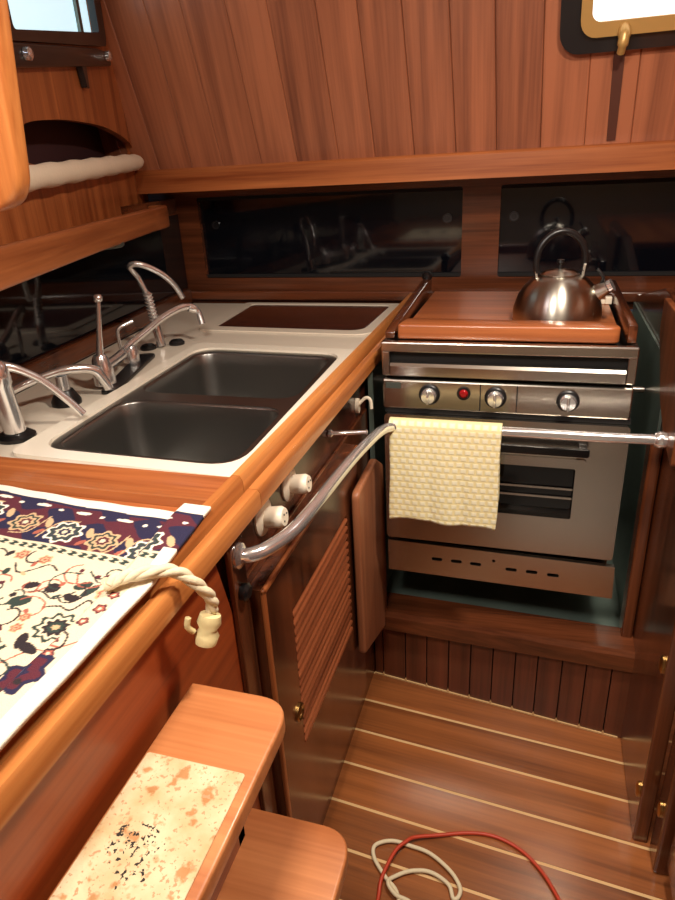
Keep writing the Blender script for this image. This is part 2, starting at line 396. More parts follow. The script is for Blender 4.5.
tube(bm, smooth_path([upn(0.150, 1.600, 0.030), upn(0.150, 1.588, 0.05), upn(0.148, 1.572, 0.056), upn(0.146, 1.556, 0.05)], 5), [0.014]*6+[0.012]*5+[0.009]*5, 12)
obj('window_dog', bm, M['gold'], p4, smooth=60)
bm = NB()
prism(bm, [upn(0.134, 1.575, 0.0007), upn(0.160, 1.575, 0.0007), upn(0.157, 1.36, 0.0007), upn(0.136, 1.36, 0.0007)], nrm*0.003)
sp = obj('dark_strip', bm, plain('dark_strap', srgb(84, 42, 26), 0.6)); tag(sp, 'dark narrow strip on the planks below the dog of the right porthole', 'brown_band')  # thin flat dark brown strip laid on the wall planks

# ================================================================== OBJECTS
# ------------------------------------------------------------------ upper left shelf
t = thing('wall_shelf', 'curved-front wooden wall shelf above the taps and black panel', 'shelf', (-1.0, 1.3, 1.19))
front = [(-0.62, 0.3), (-0.70, 0.53), (-0.79, 0.82), (-0.94, 1.29), (-1.065, 1.72)]
arc = smooth_path([(-1.065, 1.72, 0), (-1.085, 1.82, 0), (-1.115, 1.885, 0), (-1.175, 1.91, 0)], 5)
fr = front[:-1]+[(p.x, p.y) for p in arc]
back = [(lw(1.91)+.008, 1.91), (lw(0.3)+.02, 0.3)]
bm = NB(); prism(bm, [(x, y, 1.195) for x, y in [(p[0]-.006, p[1]) for p in fr]+back], (0, 0, 0.018), bev=0.003)
obj('shelf_board', bm, M['woodY'], t)
inn = []
for i, p in enumerate(fr):
    a = Vector(fr[max(0, i-1)]); b = Vector(fr[min(len(fr)-1, i+1)]); d = (b-a).normalized(); n = Vector((-d.y, d.x))
    inn.append((p[0]+n.x*0.022, p[1]+n.y*0.022))
bm = NB(); prism(bm, [(x, y, 1.190) for x, y in fr+inn[::-1]], (0, 0, 0.062), bev=0.006, seg=3)
obj('shelf_lip', bm, wood('lip_teak', srgb(190, 116, 66), srgb(128, 66, 34), 'Y', pre=(0, 0, -0.3)), t, smooth=40)
# under-shelf puck light (unlit)
bm = NB(); lathe(bm, [(0, 0.012), (0.05, 0.012), (0.05, 0.004), (0.045, 0), (0, 0)], (-1.03, 1.42, 1.182), (0, 0, 1), 32)
tag(obj('puck_light', bm, M['alu'], smooth=40), 'round grey flat light fixed under the wooden wall shelf', 'light')
# roll of towelling
bm = NB()
ra, rb = ul(0.98, 1.345, 0.028), ul(0.075, 1.378, 0.028)
n = 24; pts = [ra.lerp(rb, i/n) for i in range(n+1)]
rad = [0.023+0.0015*math.sin(i*1.7) for i in range(n+1)]; rad[-1] = 0.011; rad[-2] = 0.019
tube(bm, pts, rad, 20)
tag(obj('rolled_towel', bm, M['roll'], smooth=70), 'long thin white rolled towel lying across the dark locker opening', 'towel')
# latch bar below left porthole
t = thing('latch_bar', 'black bar with chrome ends mounted below the left porthole', 'latch', ul(0.5, 1.60, 0.01))
bm = NB(); prism(bm, [ul(u, v, 0.001) for u, v in rquad([(0.87, 1.535), (0.87, 1.578), (0.30, 1.645), (0.19, 1.652), (0.19, 1.618), (0.30, 1.605)], 0.01)], WN*0.02, bev=.004)
obj('bar', bm, M['porthole'], t, smooth=40)
for s, z in ((0.79, 1.568), (0.235, 1.636)):
    bm = NB(); lathe(bm, [(0, 0), (0.012, 0), (0.012, 0.01), (0.007, 0.014), (0, 0.014)], ul(s, z, 0.0225), WN, 16); obj('latch_cap', bm, M['chrome'], t, smooth=40)
bm = NB(); prism(bm, [ul(0.44, 1.60, 0.001), ul(0.40, 1.60, 0.001), ul(0.405, 1.545, 0.001), ul(0.425, 1.545, 0.001)], WN*0.016, bev=.003); obj('lever', bm, M['porthole'], t)
# near wooden post, top left
bm = NB()
poly = rquad([(-0.80, 1.295), (-0.615, 1.315), (-0.585, 1.56), (-0.58, 1.965), (-0.80, 1.965)], [0.03, 0.05, 0.05, 0, 0], 8)
prism(bm, [(x, 0.70, z) for x, z in poly], (0, 0.03, 0), bev=0.009, seg=4)
tag(obj('wooden_post', bm, M['railZ'], smooth=40), 'bright rounded wooden post hanging down close by, at the top left', 'post')

# ------------------------------------------------------------------ sink cabinet
CX = -0.375
t = thing('sink_cabinet', 'dark wooden galley cabinet with a louvred door below the sinks', 'cabinet', (-0.6, 1.05, 0))
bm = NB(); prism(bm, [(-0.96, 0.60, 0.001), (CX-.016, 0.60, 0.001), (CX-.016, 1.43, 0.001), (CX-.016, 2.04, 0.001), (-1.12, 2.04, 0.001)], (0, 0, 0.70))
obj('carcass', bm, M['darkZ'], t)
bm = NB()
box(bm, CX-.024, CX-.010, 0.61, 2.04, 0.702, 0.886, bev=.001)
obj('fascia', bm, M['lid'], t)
bm = NB(); box(bm, CX-.0095, CX-.0035, 1.15, 1.40, 0.001, 0.79, bev=.002); box(bm, CX-.0095, CX-.0035, 0.61, 0.70, 0.001, 0.79, bev=.002); bm.clear(); box(bm, CX-.0095, CX-.0035, 0.61, 1.42, 0.001, 0.80, bev=.0015); obj('front_panel', bm, M['darkZ'], t)
bm = NB(); box(bm, CX-.003, CX+.006, 0.652, 0.695, 0.001, 0.884, bev=.003); obj('stile', bm, M['darkZ'], t)
# door: frame plate with a louvre opening
dt = NB()
def dY(y, z): return (CX-.003, y, z)
plate(dt, [(0.703, 0.10), (1.24, 0.10), (1.24, 0.785), (0.703, 0.785)], [[(0.815, 0.36), (1.145, 0.36), (1.145, 0.665), (0.815, 0.665)]], dY, (0.02, 0, 0))
dr = obj('door', dt, M['darkZ'], t)
lv = NB()
for k in range(16):
    z = 0.365+k*0.0190
    prism(lv, [(CX+.001, 0.8155, z+.003), (CX+.001, 0.8155, z+.0075), (CX+.0175, 0.8155, z+.005), (CX+.0185, 0.8155, z+.0005)], (0, 0.329, 0))
obj('louvre', lv, M['louver'], dr)
bm = NB(); box(bm, CX-.002, CX-.0005, 0.812, 1.148, 0.357, 0.668); obj('door_backing', bm, M['gap'], dr)
bm = NB()
for (a, b, c, d) in ((0.703, 1.24, 0.775, 0.785), (0.703, 0.713, 0.10, 0.785)):
    box(bm, CX+.0165, CX+.024, a, b, c, d, bev=.003)
obj('door_moulding', bm, M['woodZ'], dr)
bm = NB(); lathe(bm, [(0, 0), (0.017, 0), (0.017, 0.003), (0.014, 0.005), (0.011, 0.003), (0.010, 0.001), (0, 0.001)], (CX+.0175, 0.80, 0.455), (1, 0, 0), 24)
obj('finger_latch', bm, M['brass'], dr, smooth=40)

# valve knobs
def valve(y, z, label):
    t = thing('valve_knob', label, 'knob', (CX-.0095, y, z), 'white knobs on the sink cabinet fascia')
    bm = NB(); lathe(bm, [(0, 0), (0.030, 0), (0.030, 0.003), (0.024, 0.006), (0.018, 0.008), (0, 0.008)], (CX-.0095, y, z), (1, 0, 0), 28); obj('flange', bm, M['whiteplastic'], t, smooth=40)
    bm = NB(); lathe(bm, [(0, 0.0), (0.016, 0), (0.017, 0.024), (0.014, 0.030), (0, 0.030)], (CX-.002, y, z), (1, 0.02, 0.12), 24); k = obj('knob', bm, M['whiteplastic'], t, smooth=40)
    bm = NB()
    for a in (0.5, 2.2, 4.1): lathe(bm, [(0, 0), (0.0016, 0), (0.0016, 0.001), (0, 0.001)], (CX+.0285, y+.007*math.cos(a), z+.004+.007*math.sin(a)), (1, 0.05, 0.12), 8)
    obj('screw_hole', bm, M['black'], k)
valve(0.796, 0.853, 'round white knob on the cabinet fascia, nearer one above the louvred door')
valve(0.909, 0.853, 'round white knob on the cabinet fascia, farther one towards the stove')
bm = NB()
lathe(bm, [(0, 0), (0.010, 0), (0.010, 0.008), (0, 0.008)], (CX-.0095, 1.345, 0.835), (1, 0, 0), 16, sx=1.8)
tube(bm, smooth_path([(CX-.003, 1.345, 0.838), (CX+.012, 1.352, 0.852), (CX+.022, 1.356, 0.846), (CX+.024, 1.357, 0.825)], 4), 0.004, 8)
tag(obj('coat_hook', bm, M['whiteplastic'], smooth=40), 'small white hook under the counter edge, right beside the stove', 'hook')
bm = NB(); lathe(bm, [(0, 0), (0.007, 0.0), (0.0085, 0.006), (0.0045, 0.010), (0.0042, 0.075), (0.006, 0.078), (0, 0.080)], (CX-.0095, 1.135, 0.852), (0.95, 0.25, 0.0), 14)
tag(obj('chrome_pin', bm, M['chrome'], smooth=40), 'short chrome pin sticking out of the cabinet towards the rail', 'pin')

# ------------------------------------------------------------------ white worktop with fiddle rail
t = thing('galley_worktop', 'white laminate worktop with a wooden fiddle rail, around the sinks', 'worktop', (-0.7, 1.4, 0.88))
WT_Z = 0.915
outer = [(-1.058, 0.765), (-0.402, 0.765), (-0.402, 2.068), (-1.172, 2.068)]
b1 = rquad([(-0.795, 0.845), (-0.445, 0.835), (-0.452, 1.092), (-0.812, 1.095)], 0.05)
b2 = rquad([(-0.815, 1.140), (-0.453, 1.140), (-0.466, 1.445), (-0.828, 1.465)], 0.05)
lidq = rquad([(-0.915, 1.722), (-0.458, 1.70), (-0.451, 2.04), (-0.935, 2.045)], [0.02, 0.05, 0.02, 0.02])
bm = NB(); plate(bm, outer, [b1, b2, lidq], lambda u, v: (u, v, WT_Z), (0, 0, -0.028))
obj('laminate_top', bm, M['white'], t)
bm = NB(); box(bm, -0.4, -0.38, 1.0, 1.01, 0.9, 0.91); bm.clear()
prof = [(-0.400, 0.888), (-0.400, 0.945), (-0.395, 0.953), (-0.383, 0.953), (-0.379, 0.945), (-0.3785, 0.920), (-0.3735, 0.920), (-0.372, 0.934), (-0.358, 0.934), (-0.354, 0.928), (-0.354, 0.906), (-0.360, 0.900), (-0.372, 0.888)]
prism(bm, [(x, 0.735, z) for x, z in prof], (0, 1.335, 0), bev=0.0)
obj('fiddle_rail', bm, M['railY'], t, smooth=40)
bm = NB(); plate(bm, rquad([(-0.955, 1.68), (-0.425, 1.66), (-0.416, 2.065), (-0.965, 2.065)], [0.03, 0.06, 0.02, 0.02]), [lidq], lambda u, v: (u, v, WT_Z+.0045), (0, 0, -0.004))
obj('hatch_border', bm, M['white'], t)
bm = NB(); plate(bm, rquad([(-0.85, 0.80), (-0.405, 0.785), (-0.41, 1.50), (-0.87, 1.53)], 0.03), [rquad([(-0.812, 0.83), (-0.430, 0.82), (-0.447, 1.465), (-0.842, 1.485)], 0.06)], lambda u, v: (u, v, WT_Z+.0075), (0, 0, -0.007))
obj('sink_border', bm, plain('bright_white_border', srgb(244, 234, 216), 0.25, coat=0.3), t)

# ------------------------------------------------------------------ sinks
t = thing('double_sink', 'stainless steel double sink with two rounded bowls set in white worktop', 'sink', (-0.63, 1.15, 0.72))
bm = NB(); plate(bm, rquad([(-0.810, 0.832), (-0.432, 0.822), (-0.449, 1.463), (-0.840, 1.483)], 0.06), [b1, b2], lambda u, v: (u, v, WT_Z+.003), (0, 0, -0.0028))
obj('sink_rim', bm, M['sink'], t)
def bowl(q, depth, lab=None):
    bm = NB(); cx = sum(p[0] for p in q)/len(q); cy = sum(p[1] for p in q)/len(q)
    lv = [(0.999, 0.0016), (0.985, -0.004), (0.965, -0.03), (0.94, -depth+.05), (0.90, -depth+.02), (0.80, -depth+.004), (0.5, -depth), (0.12, -depth-.004)]
    rings = [[bm.verts.new((cx+(x-cx)*s, cy+(y-cy)*s, WT_Z+z)) for x, y in q] for s, z in lv]
    for a, b in zip(rings, rings[1:]):
        for k in range(len(q)): bm.faces.new([a[k], a[(k+1) % len(q)], b[(k+1) % len(q)], b[k]])
    bm.faces.new(rings[-1])
    o = obj('bowl', bm, M['sink'], t, smooth=60)
    sm = o.modifiers.new('thick', 'SOLIDIFY'); sm.thickness = 0.0012; sm.offset = 0
    bm = NB(); lathe(bm, [(0, 0.001), (0.03, 0.001), (0.036, 0.004), (0.04, 0.004), (0.04, 0.0), (0, 0)], (cx, cy, WT_Z-depth-.001), (0, 0, 1), 24)
    obj('drain', bm, M['chrome'], o, smooth=30)
# deep bowls need openings through the carcass: carcass top is below the bowls
bowl(b1, 0.17); bowl(b2, 0.17)

# icebox lid
t = thing('icebox_lid', 'dark glossy wooden icebox lid set in the white worktop by the windows', 'lid', (-0.69, 1.87, 0.905))
def shr(q, d):
    cx = sum(p[0] for p in q)/len(q); cy = sum(p[1] for p in q)/len(q)
    return [(cx+(x-cx)*(1-d), cy+(y-cy)*(1-d*1.2)) for x, y in q]
bm = NB(); prism(bm, [(x, y, 0.895) for x, y in shr(lidq, 0.012)], (0, 0, 0.022), bev=0.002); obj('lid_panel', bm, M['lid'], t)

# ------------------------------------------------------------------ taps
def faucet(name, label, loc): return thing(name, label, 'faucet', loc, None)
Zc = 0.9155
# A: nearest, thick pump tap
t = faucet('pump_tap', 'thick chrome pump tap nearest the rug end of the worktop', (-0.885, 0.882, Zc))
bm = NB(); lathe(bm, [(0, 0), (0.032, 0), (0.032, 0.006), (0.024, 0.012), (0, 0.012)], (-0.895, 0.875, Zc), (0, 0, 1), 24, sx=1.1); obj('base_flange', bm, M['black'], t, smooth=35)
bm = NB(); lathe(bm, [(0, 0), (0.019, 0), (0.019, 0.085), (0.022, 0.09), (0.022, 0.12), (0.016, 0.13), (0, 0.132)], (-0.895, 0.875, Zc+.0125), (-0.08, 0, 1), 24); obj('tap_body', bm, M['chrome'], t, smooth=35)
bm = NB(); tube(bm, smooth_path([(-0.925, 0.84, 1.03), (-0.90, 0.88, 1.05), (-0.865, 0.92, 1.02), (-0.835, 0.945, 0.975), (-0.81, 0.96, 0.935)], 6), [0.008]*10+[0.007]*15, 12); obj('spout', bm, M['chrome'], t, smooth=60)
bm = NB(); lathe(bm, [(0, 0), (0.012, 0), (0.014, 0.012), (0.008, 0.03), (0, 0.032)], (-0.907, 0.875, 1.047), (0, 0, 1), 16); obj('pump_knob', bm, M['black'], t, smooth=35)
# B: low curved tap
t = faucet('low_spout', 'low curved chrome spout with a black base left of the lever tap', (-0.92, 1.05, Zc))
bm = NB(); lathe(bm, [(0, 0), (0.03, 0), (0.03, 0.008), (0.018, 0.03), (0, 0.03)], (-0.925, 1.055, Zc), (0, 0, 1), 24); obj('base_flange', bm, M['black'], t, smooth=35)
bm = NB(); lathe(bm, [(0, 0), (0.013, 0), (0.012, 0.03), (0, 0.03)], (-0.925, 1.055, Zc+.0305), (0, 0, 1), 18); obj('tap_body', bm, M['chrome'], t, smooth=35)
bm = NB(); tube(bm, smooth_path([(-0.985, 0.975, 0.965), (-0.955, 1.01, 0.978), (-0.92, 1.06, 0.985), (-0.885, 1.105, 0.975), (-0.872, 1.12, 0.945), (-0.868, 1.124, 0.928)], 6), [0.008]*12+[0.010]*19, 12); obj('spout', bm, M['chrome'], t, smooth=60)
# C+D: mixer with tall lever and long swinging spout
t = faucet('mixer_tap', 'chrome mixer tap with an upright ball lever and long slanting spout', (-0.93, 1.22, Zc))
bm = NB(); prism(bm, [(x, y, Zc) for x, y in rquad([(-0.885, 1.11), (-0.855, 1.13), (-0.93, 1.42), (-0.975, 1.40)], 0.02)], (0, 0, 0.008), bev=.002); obj('base_plate', bm, M['black'], t)
bm = NB(); lathe(bm, [(0, 0), (0.024, 0), (0.023, 0.03), (0.018, 0.055), (0.013, 0.065), (0, 0.065)], (-0.905, 1.165, Zc+.0085), (-0.05, 0.0, 1), 24); obj('tap_body', bm, M['chrome'], t, smooth=35)
bm = NB(); tube(bm, [(-0.908, 1.165, 0.975), (-0.905, 1.175, 1.03), (-0.902, 1.19, 1.10)], [0.009, 0.006, 0.005], 12)
lv_ = obj('lever', bm, M['chrome'], t, smooth=60)
bm = NB(); lathe(bm, [(0, 0), (0.008, 0.001), (0.011, 0.008), (0.008, 0.015), (0, 0.017)], (-0.902, 1.19, 1.098), (0, 0, 1), 16); obj('lever_ball', bm, M['chrome'], lv_, smooth=70)
bm = NB(); lathe(bm, [(0, 0), (0.02, 0), (0.019, 0.03), (0.014, 0.04), (0, 0.04)], (-0.945, 1.33, Zc+.0085), (0, 0, 1), 24); obj('spout_post', bm, M['chrome'], t, smooth=35)
bm = NB(); tube(bm, smooth_path([(-0.915, 1.19, 0.955), (-0.93, 1.27, 0.957), (-0.945, 1.33, 0.965), (-0.935, 1.40, 0.985), (-0.92, 1.46, 1.005), (-0.902, 1.52, 1.016), (-0.89, 1.555, 1.012)], 6), [0.012]*8+[0.009]*29, 14); s_ = obj('spout', bm, M['chrome'], t, smooth=60)
bm = NB(); tube(bm, smooth_path([(-0.892, 1.548, 1.012), (-0.876, 1.56, 0.998), (-0.864, 1.555, 0.965)], 5), [0.012]*4+[0.009]*7, 14); obj('spout_tip', bm, M['chrome'], s_, smooth=60)
bm = NB(); tube(bm, smooth_path([(-0.985, 1.355, 0.925), (-0.99, 1.355, 0.98), (-0.985, 1.36, 1.0), (-0.965, 1.39, 1.01)], 5), 0.0045, 10); obj('side_lever', bm, M['chrome'], t, smooth=60)
# E: gooseneck
t = faucet('gooseneck_tap', 'tall chrome gooseneck tap with ribbed column, farthest along the worktop', (-0.962, 1.49, Zc))
for (x, y) in ((-0.99, 1.475), (-0.935, 1.53)):
    bm = NB(); lathe(bm, [(0, 0), (0.021, 0), (0.021, 0.006), (0.015, 0.012), (0, 0.012)], (x, y, Zc), (0, 0, 1), 20); obj('base_flange', bm, M['black'], t, smooth=35)
bm = NB(); prof = [(0, 0), (0.012, 0), (0.011, 0.06)]
for k in range(9): prof += [(0.010, 0.062+k*.009), (0.014, 0.065+k*.009), (0.010, 0.068+k*.009)]
prof += [(0, 0.15)]
lathe(bm, prof, (-0.962, 1.495, Zc+.004), (-0.12, 0, 1), 20); obj('tap_body', bm, M['chrome'], t, smooth=60)
bm = NB(); tube(bm, smooth_path([(-0.982, 1.495, 1.06), (-0.995, 1.49, 1.10), (-1.0, 1.47, 1.13), (-0.975, 1.475, 1.135), (-0.945, 1.51, 1.11), (-0.925, 1.54, 1.075), (-0.915, 1.56, 1.035)], 7), 0.0075, 12); obj('spout', bm, M['chrome'], t, smooth=60)

# ------------------------------------------------------------------ rug-topped side cabinet
t = thing('side_cabinet', 'orange-brown wooden side cabinet in front of the sinks, carrying the rug', 'cabinet', (-0.7, 0.3, 0))
bm = NB(); box(bm, -0.96, CX-.016, -0.9, 0.60, 0.0, 0.88); obj('carcass', bm, M['panel'], t)
bm = NB(); prism(bm, [(CX-.014, y, z) for y, z in [(-0.9, 0.0), (0.785, 0.0), (0.762, 0.15), (0.705, 0.577), (0.626, 0.888), (-0.9, 0.888)]], (0.012, 0, 0), bev=.0015); obj('front_panel', bm, M['panel'], t)
bm = NB(); prism(bm, [(CX-.0015, y, z) for y, z in [(0.79, 0.0), (0.812, 0.0), (0.742, 0.577), (0.66, 0.888), (0.628, 0.888), (0.707, 0.577), (0.764, 0.15)]][:0] or [(CX+.0085, y, z) for y, z in [(0.680, 0.60), (0.700, 0.60), (0.667, 0.86), (0.640, 0.86)]], (0.001, 0, 0)); bm.clear()
box(bm, -1.0, -0.402, -0.9, 0.734, 0.905, 0.930, bev=.002); obj('top_board', bm, M['woodX'], t)
bm = NB(); prism(bm, [(x, -0.9, z) for x, z in [(-0.401, 0.888), (-0.401, 0.945), (-0.395, 0.953), (-0.383, 0.953), (-0.379, 0.945), (-0.3785, 0.920), (-0.3735, 0.920), (-0.372, 0.934), (-0.358, 0.934), (-0.354, 0.928), (-0.354, 0.906), (-0.360, 0.900), (-0.372, 0.888)]], (0, 1.634, 0)); obj('fiddle_rail', bm, M['railY'], t, smooth=40)
bm = NB()
prism(bm, [(-1.0, y, z) for y, z in [(0.672, 0.9305), (0.676, 0.942), (0.690, 0.938), (0.735, 0.936), (0.742, 0.940), (0.752, 0.940), (0.755, 0.925), (0.762, 0.925), (0.764, 0.905), (0.7345, 0.905), (0.7345, 0.9305)]][::-1], (0.598, 0, 0)); obj('cross_rail', bm, M['woodX'], t, smooth=40)

# rug
def rug():
    x0, x1, y0, y1 = -0.775, -0.366, 0.0, 0.662
    st = 0.0014; nx = int((x1-x0)/st); ny = int((y1-y0)/st)
    cream = (222, 208, 178); navy = (34, 30, 62); maroon = (86, 30, 44); green = (44, 58, 52); black = (40, 30, 34)
    redc = (168, 92, 74); tan = (200, 168, 128); white = (240, 232, 214); blue = (72, 84, 110)
    marks = []   # (kind, x, y, params)
    def ros(x, y, r, cols, k=8, ph=0.0): marks.append(('r', x, y, r, cols, k, ph))
    def seg(pts, wd, c):
        P = smooth_path([(p[0], p[1], 0) for p in pts], 6)
        for a, b in zip(P, P[1:]): marks.append(('s', a.x, a.y, b.x, b.y, wd, c))
    def ell(x, y, a, b, an, c): marks.append(('e', x, y, a, b, an, c))
    rnd = random.Random(3)
    dy = 0.012; dx = -0.006
    for i, x in enumerate([-0.765, -0.69, -0.617, -0.546, -0.482, -0.416]):
        y = 0.583-0.13*(x+0.617)*0.8+dy*0.4
        if i % 2: ros(x, y, 0.028, [(white), green, (58, 62, 70), cream, navy, cream], 8); seg([(x-.03, y-.02), (x-.02, y+.02), (x+.005, y+.027)], .0022, tan)
        else: ros(x, y, 0.024, [tan, green, tan, maroon, cream], 7, .3); seg([(x+.028, y+.02), (x+.02, y-.018), (x-.004, y-.027)], .002, tan)
        ell(x+.036, y+.006, .005, .012, .5, tan); ell(x+.036, y-.016, .004, .008, -.6, redc)
    for x in [-0.77, -0.695, -0.622, -0.55, -0.48, -0.415]: ell(x, 0.632-0.1*(x+.62)*0.5, .013, .0035, 0, white); ell(x+.034, 0.627-.1*(x+.62)*.5, .004, .003, 0, white)
    for (x, y, r) in [(-.564, .522, .011), (-.528, .519, .010), (-.42, .484, .012), (-.424, .511, .011), (-.478, .426, .008), (-.475, .410, .008), (-.44, .30, .012), (-.55, .36, .012), (-.60, .30, .013), (-.50, .30, .010), (-.62, .43, .012), (-.68, .50, .012)]:
        ros(x, y, r, [tan, redc, tan, redc], 6, rnd.random())
    for (x, y, r) in [(-.393, .442, .008), (-.398, .421, .007), (-.392, .465, .007), (-.40, .372, .007), (-.408, .39, .006)]: ros(x, y, r, [maroon, redc, cream], 5, rnd.random())
    for (x, y, r) in [(-.436, .422, .024), (-.64, .36, .024), (-.56, .20, .026)]: ros(x, y, r, [green, cream, black, green, tan], 9, .2)
    for (x, y, r) in [(-.412, .346, .032), (-.56, .28, .03), (-.68, .24, .03)]:
        ros(x, y, r, [navy, maroon, maroon, navy, blue], 7, .5); seg([(x-.045, y+.012), (x-.02, y+.042), (x+.012, y+.036), (x+.03, y+.05)], .0018, redc); seg([(x-.05, y-.01), (x-.03, y-.045), (x+.01, y-.04), (x+.025, y-.06)], .0018, redc)
    for (x, y, a, b, an) in [(-.453, .49, .011, .007, .6), (-.452, .468, .009, .006, .2), (-.503, .447, .013, .009, .3), (-.440, .484, .006, .012, -.4), (-.483, .476, .009, .009, 0), (-.405, .500, .006, .013, -.5), (-.51, .473, .010, .006, .4), (-.443, .388, .016, .006, -.3), (-.455, .395, .006, .012, .3), (-.60, .47, .012, .008, .5), (-.57, .44, .008, .012, 0)]:
        ell(x, y, a, b, an, black if rnd.random() < .6 else green)
    for pts in [[(-.56, .505), (-.545, .49), (-.53, .497), (-.515, .512), (-.50, .505)], [(-.505, .462), (-.49, .467), (-.47, .46), (-.455, .478)], [(-.47, .445), (-.455, .452), (-.44, .45), (-.43, .47), (-.415, .455)],
                [(-.475, .388), (-.487, .395), (-.49, .378), (-.475, .37), (-.465, .384)], [(-.54, .455), (-.55, .44), (-.535, .432), (-.525, .445)], [(-.415, .405), (-.40, .40), (-.395, .382), (-.408, .375)],
                [(-.48, .36), (-.46, .368), (-.44, .36), (-.44, .345)], [(-.60, .41), (-.57, .40), (-.55, .42), (-.53, .40), (-.50, .41)], [(-.52, .34), (-.50, .36), (-.48, .34), (-.47, .32)], [(-.46, .515), (-.445, .505), (-.43, .513)],
                [(-.66, .45), (-.64, .48), (-.61, .50), (-.58, .49)], [(-.50, .26), (-.47, .28), (-.44, .26), (-.41, .27)]]:
        seg(pts, .0021, green if rnd.random() < .6 else black)
    for (x, y, a) in [(-.535, .385, 0), (-.50, .39, 2), (-.57, .47, 1), (-.62, .39, 3), (-.67, .42, 4), (-.47, .29, 1), (-.45, .27, 2.5), (-.52, .24, 4), (-.60, .24, 5), (-.54, .52, 2), (-.50, .425, 5), (-.555, .41, 3), (-.60, .51, 0.5), (-.46, .335, 0)]:
        seg([(x+.018*math.cos(a+k*.7)*(1-k*.11), y+.018*math.sin(a+k*.7)*(1-k*.11)) for k in range(6)], .0022, rnd.choice([green, black, redc]))
        ell(x+.021*math.cos(a), y+.021*math.sin(a), .007, .004, a+.8, rnd.choice([black, green, maroon]))
        ell(x-.012*math.cos(a), y-.014*math.sin(a), .005, .003, a-.5, rnd.choice([redc, green]))
    for i in range(34):
        x = rnd.uniform(-.62, -.405); y = rnd.uniform(.22, .52); a = rnd.random()*6; q = rnd.choice([-1, 1]); L0 = rnd.uniform(.006, .012)
        seg([(x+L0*(1+k*.35)*math.cos(a+q*k*.9), y+L0*(1+k*.35)*math.sin(a+q*k*.9)) for k in range(5)], .0018, rnd.choice([green, black, redc, redc]))
        ell(x, y, .004, .003, a, rnd.choice([black, maroon, redc]))
    for i in range(40):
        x = rnd.uniform(-.77, -.40); y = rnd.uniform(.03, .50)
        ell(x, y, rnd.uniform(.003, .006), rnd.uniform(.002, .004), rnd.random()*3, rnd.choice([redc, green, black, tan]))
    for i in range(24):
        x = rnd.uniform(-.77, -.42); y = rnd.uniform(.0, .28); a = rnd.random()*6
        ros(x, y, rnd.uniform(.008, .02), rnd.choice([[tan, redc, tan], [green, cream, black], [navy, maroon, tan]]), 7, a)
        seg([(x+.02*math.cos(a), y+.02*math.sin(a)), (x+.035*math.cos(a+.6), y+.035*math.sin(a+.6)), (x+.03*math.cos(a+1.3), y+.03*math.sin(a+1.3))], .002, green)
    grid = {}
    cs = 0.02
    for mk in marks:
        if mk[0] == 'r': bb = (mk[1]-mk[3]*1.2, mk[1]+mk[3]*1.2, mk[2]-mk[3]*1.2, mk[2]+mk[3]*1.2)
        elif mk[0] == 's': bb = (min(mk[1], mk[3])-.004, max(mk[1], mk[3])+.004, min(mk[2], mk[4])-.004, max(mk[2], mk[4])+.004)
        else: m_ = max(mk[3], mk[4]); bb = (mk[1]-m_, mk[1]+m_, mk[2]-m_, mk[2]+m_)
        for i in range(int(bb[0]//cs), int(bb[1]//cs)+1):
            for j in range(int(bb[2]//cs), int(bb[3]//cs)+1): grid.setdefault((i, j), []).append(mk)
    def colour(x, y):
        e = min(x1-x, y1-y)
        # top selvage, border, guard stripes, field
        ty = 0.645-0.02*(x+.62)*1.0
        if y > ty: c = white
        elif y > 0.551: c = maroon if (math.sin(x*90)+math.sin(x*43+y*120)) > -0.1 else navy
        elif y > 0.546: c = cream
        elif y > 0.536: c = green if math.sin(x*420+math.sin(y*900)) > -0.2 else cream
        elif y > 0.532: c = cream
        else: c = cream
        if y > ty-.006 and y <= ty: c = navy
        if x > x1-0.018 and y < 0.56: c = white
        elif not (y > ty or (0.532 < y < 0.551)):
            for mk in grid.get((int(x//cs), int(y//cs)), ()):
                if mk[0] == 'r':
                    d = math.hypot(x-mk[1], y-mk[2]); an = math.atan2(y-mk[2], x-mk[1])
                    R_ = mk[3]*(0.88+0.12*math.cos(mk[5]*an+mk[6]))
                    if d < R_:
                        cols = mk[4]; c = cols[min(len(cols)-1, int((1-d/R_)*len(cols)))]
                elif mk[0] == 's':
                    ax, ay, bx, by = mk[1:5]; vx_, vy_ = bx-ax, by-ay; L2 = vx_*vx_+vy_*vy_ or 1e-9
                    tt_ = max(0, min(1, ((x-ax)*vx_+(y-ay)*vy_)/L2))
                    if math.hypot(x-ax-vx_*tt_, y-ay-vy_*tt_) < mk[5]*.6: c = mk[6]
                else:
                    ca, sa = math.cos(mk[5]), math.sin(mk[5]); u = (x-mk[1])*ca+(y-mk[2])*sa; v = -(x-mk[1])*sa+(y-mk[2])*ca
                    if (u/mk[3])**2+(v/mk[4])**2 < 1: c = mk[6]
        return c
    verts = []; cols = []
    for j in range(ny+1):
        for i in range(nx+1):
            x = x0+(x1-x0)*i/nx; y = y0+(y1-y0)*j/ny
            z = 0.9395+0.0012*math.sin(x*21+1)*math.sin(y*17)+0.0006*math.sin(x*70+y*50)
            k = max(0.0, min(1.0, (x+.424)/.02)); z += 0.0165*k*k*(3-2*k)
            yy = y-0.07*(x+.70)*(y/.66)
            verts.append((x-0.012*max(0, min(1, (y-.5)/.14))*(i/nx), yy, z)); cols.append(srgb(*colour(x, y)))
    faces = [(j*(nx+1)+i, j*(nx+1)+i+1, (j+1)*(nx+1)+i+1, (j+1)*(nx+1)+i) for j in range(ny) for i in range(nx)]
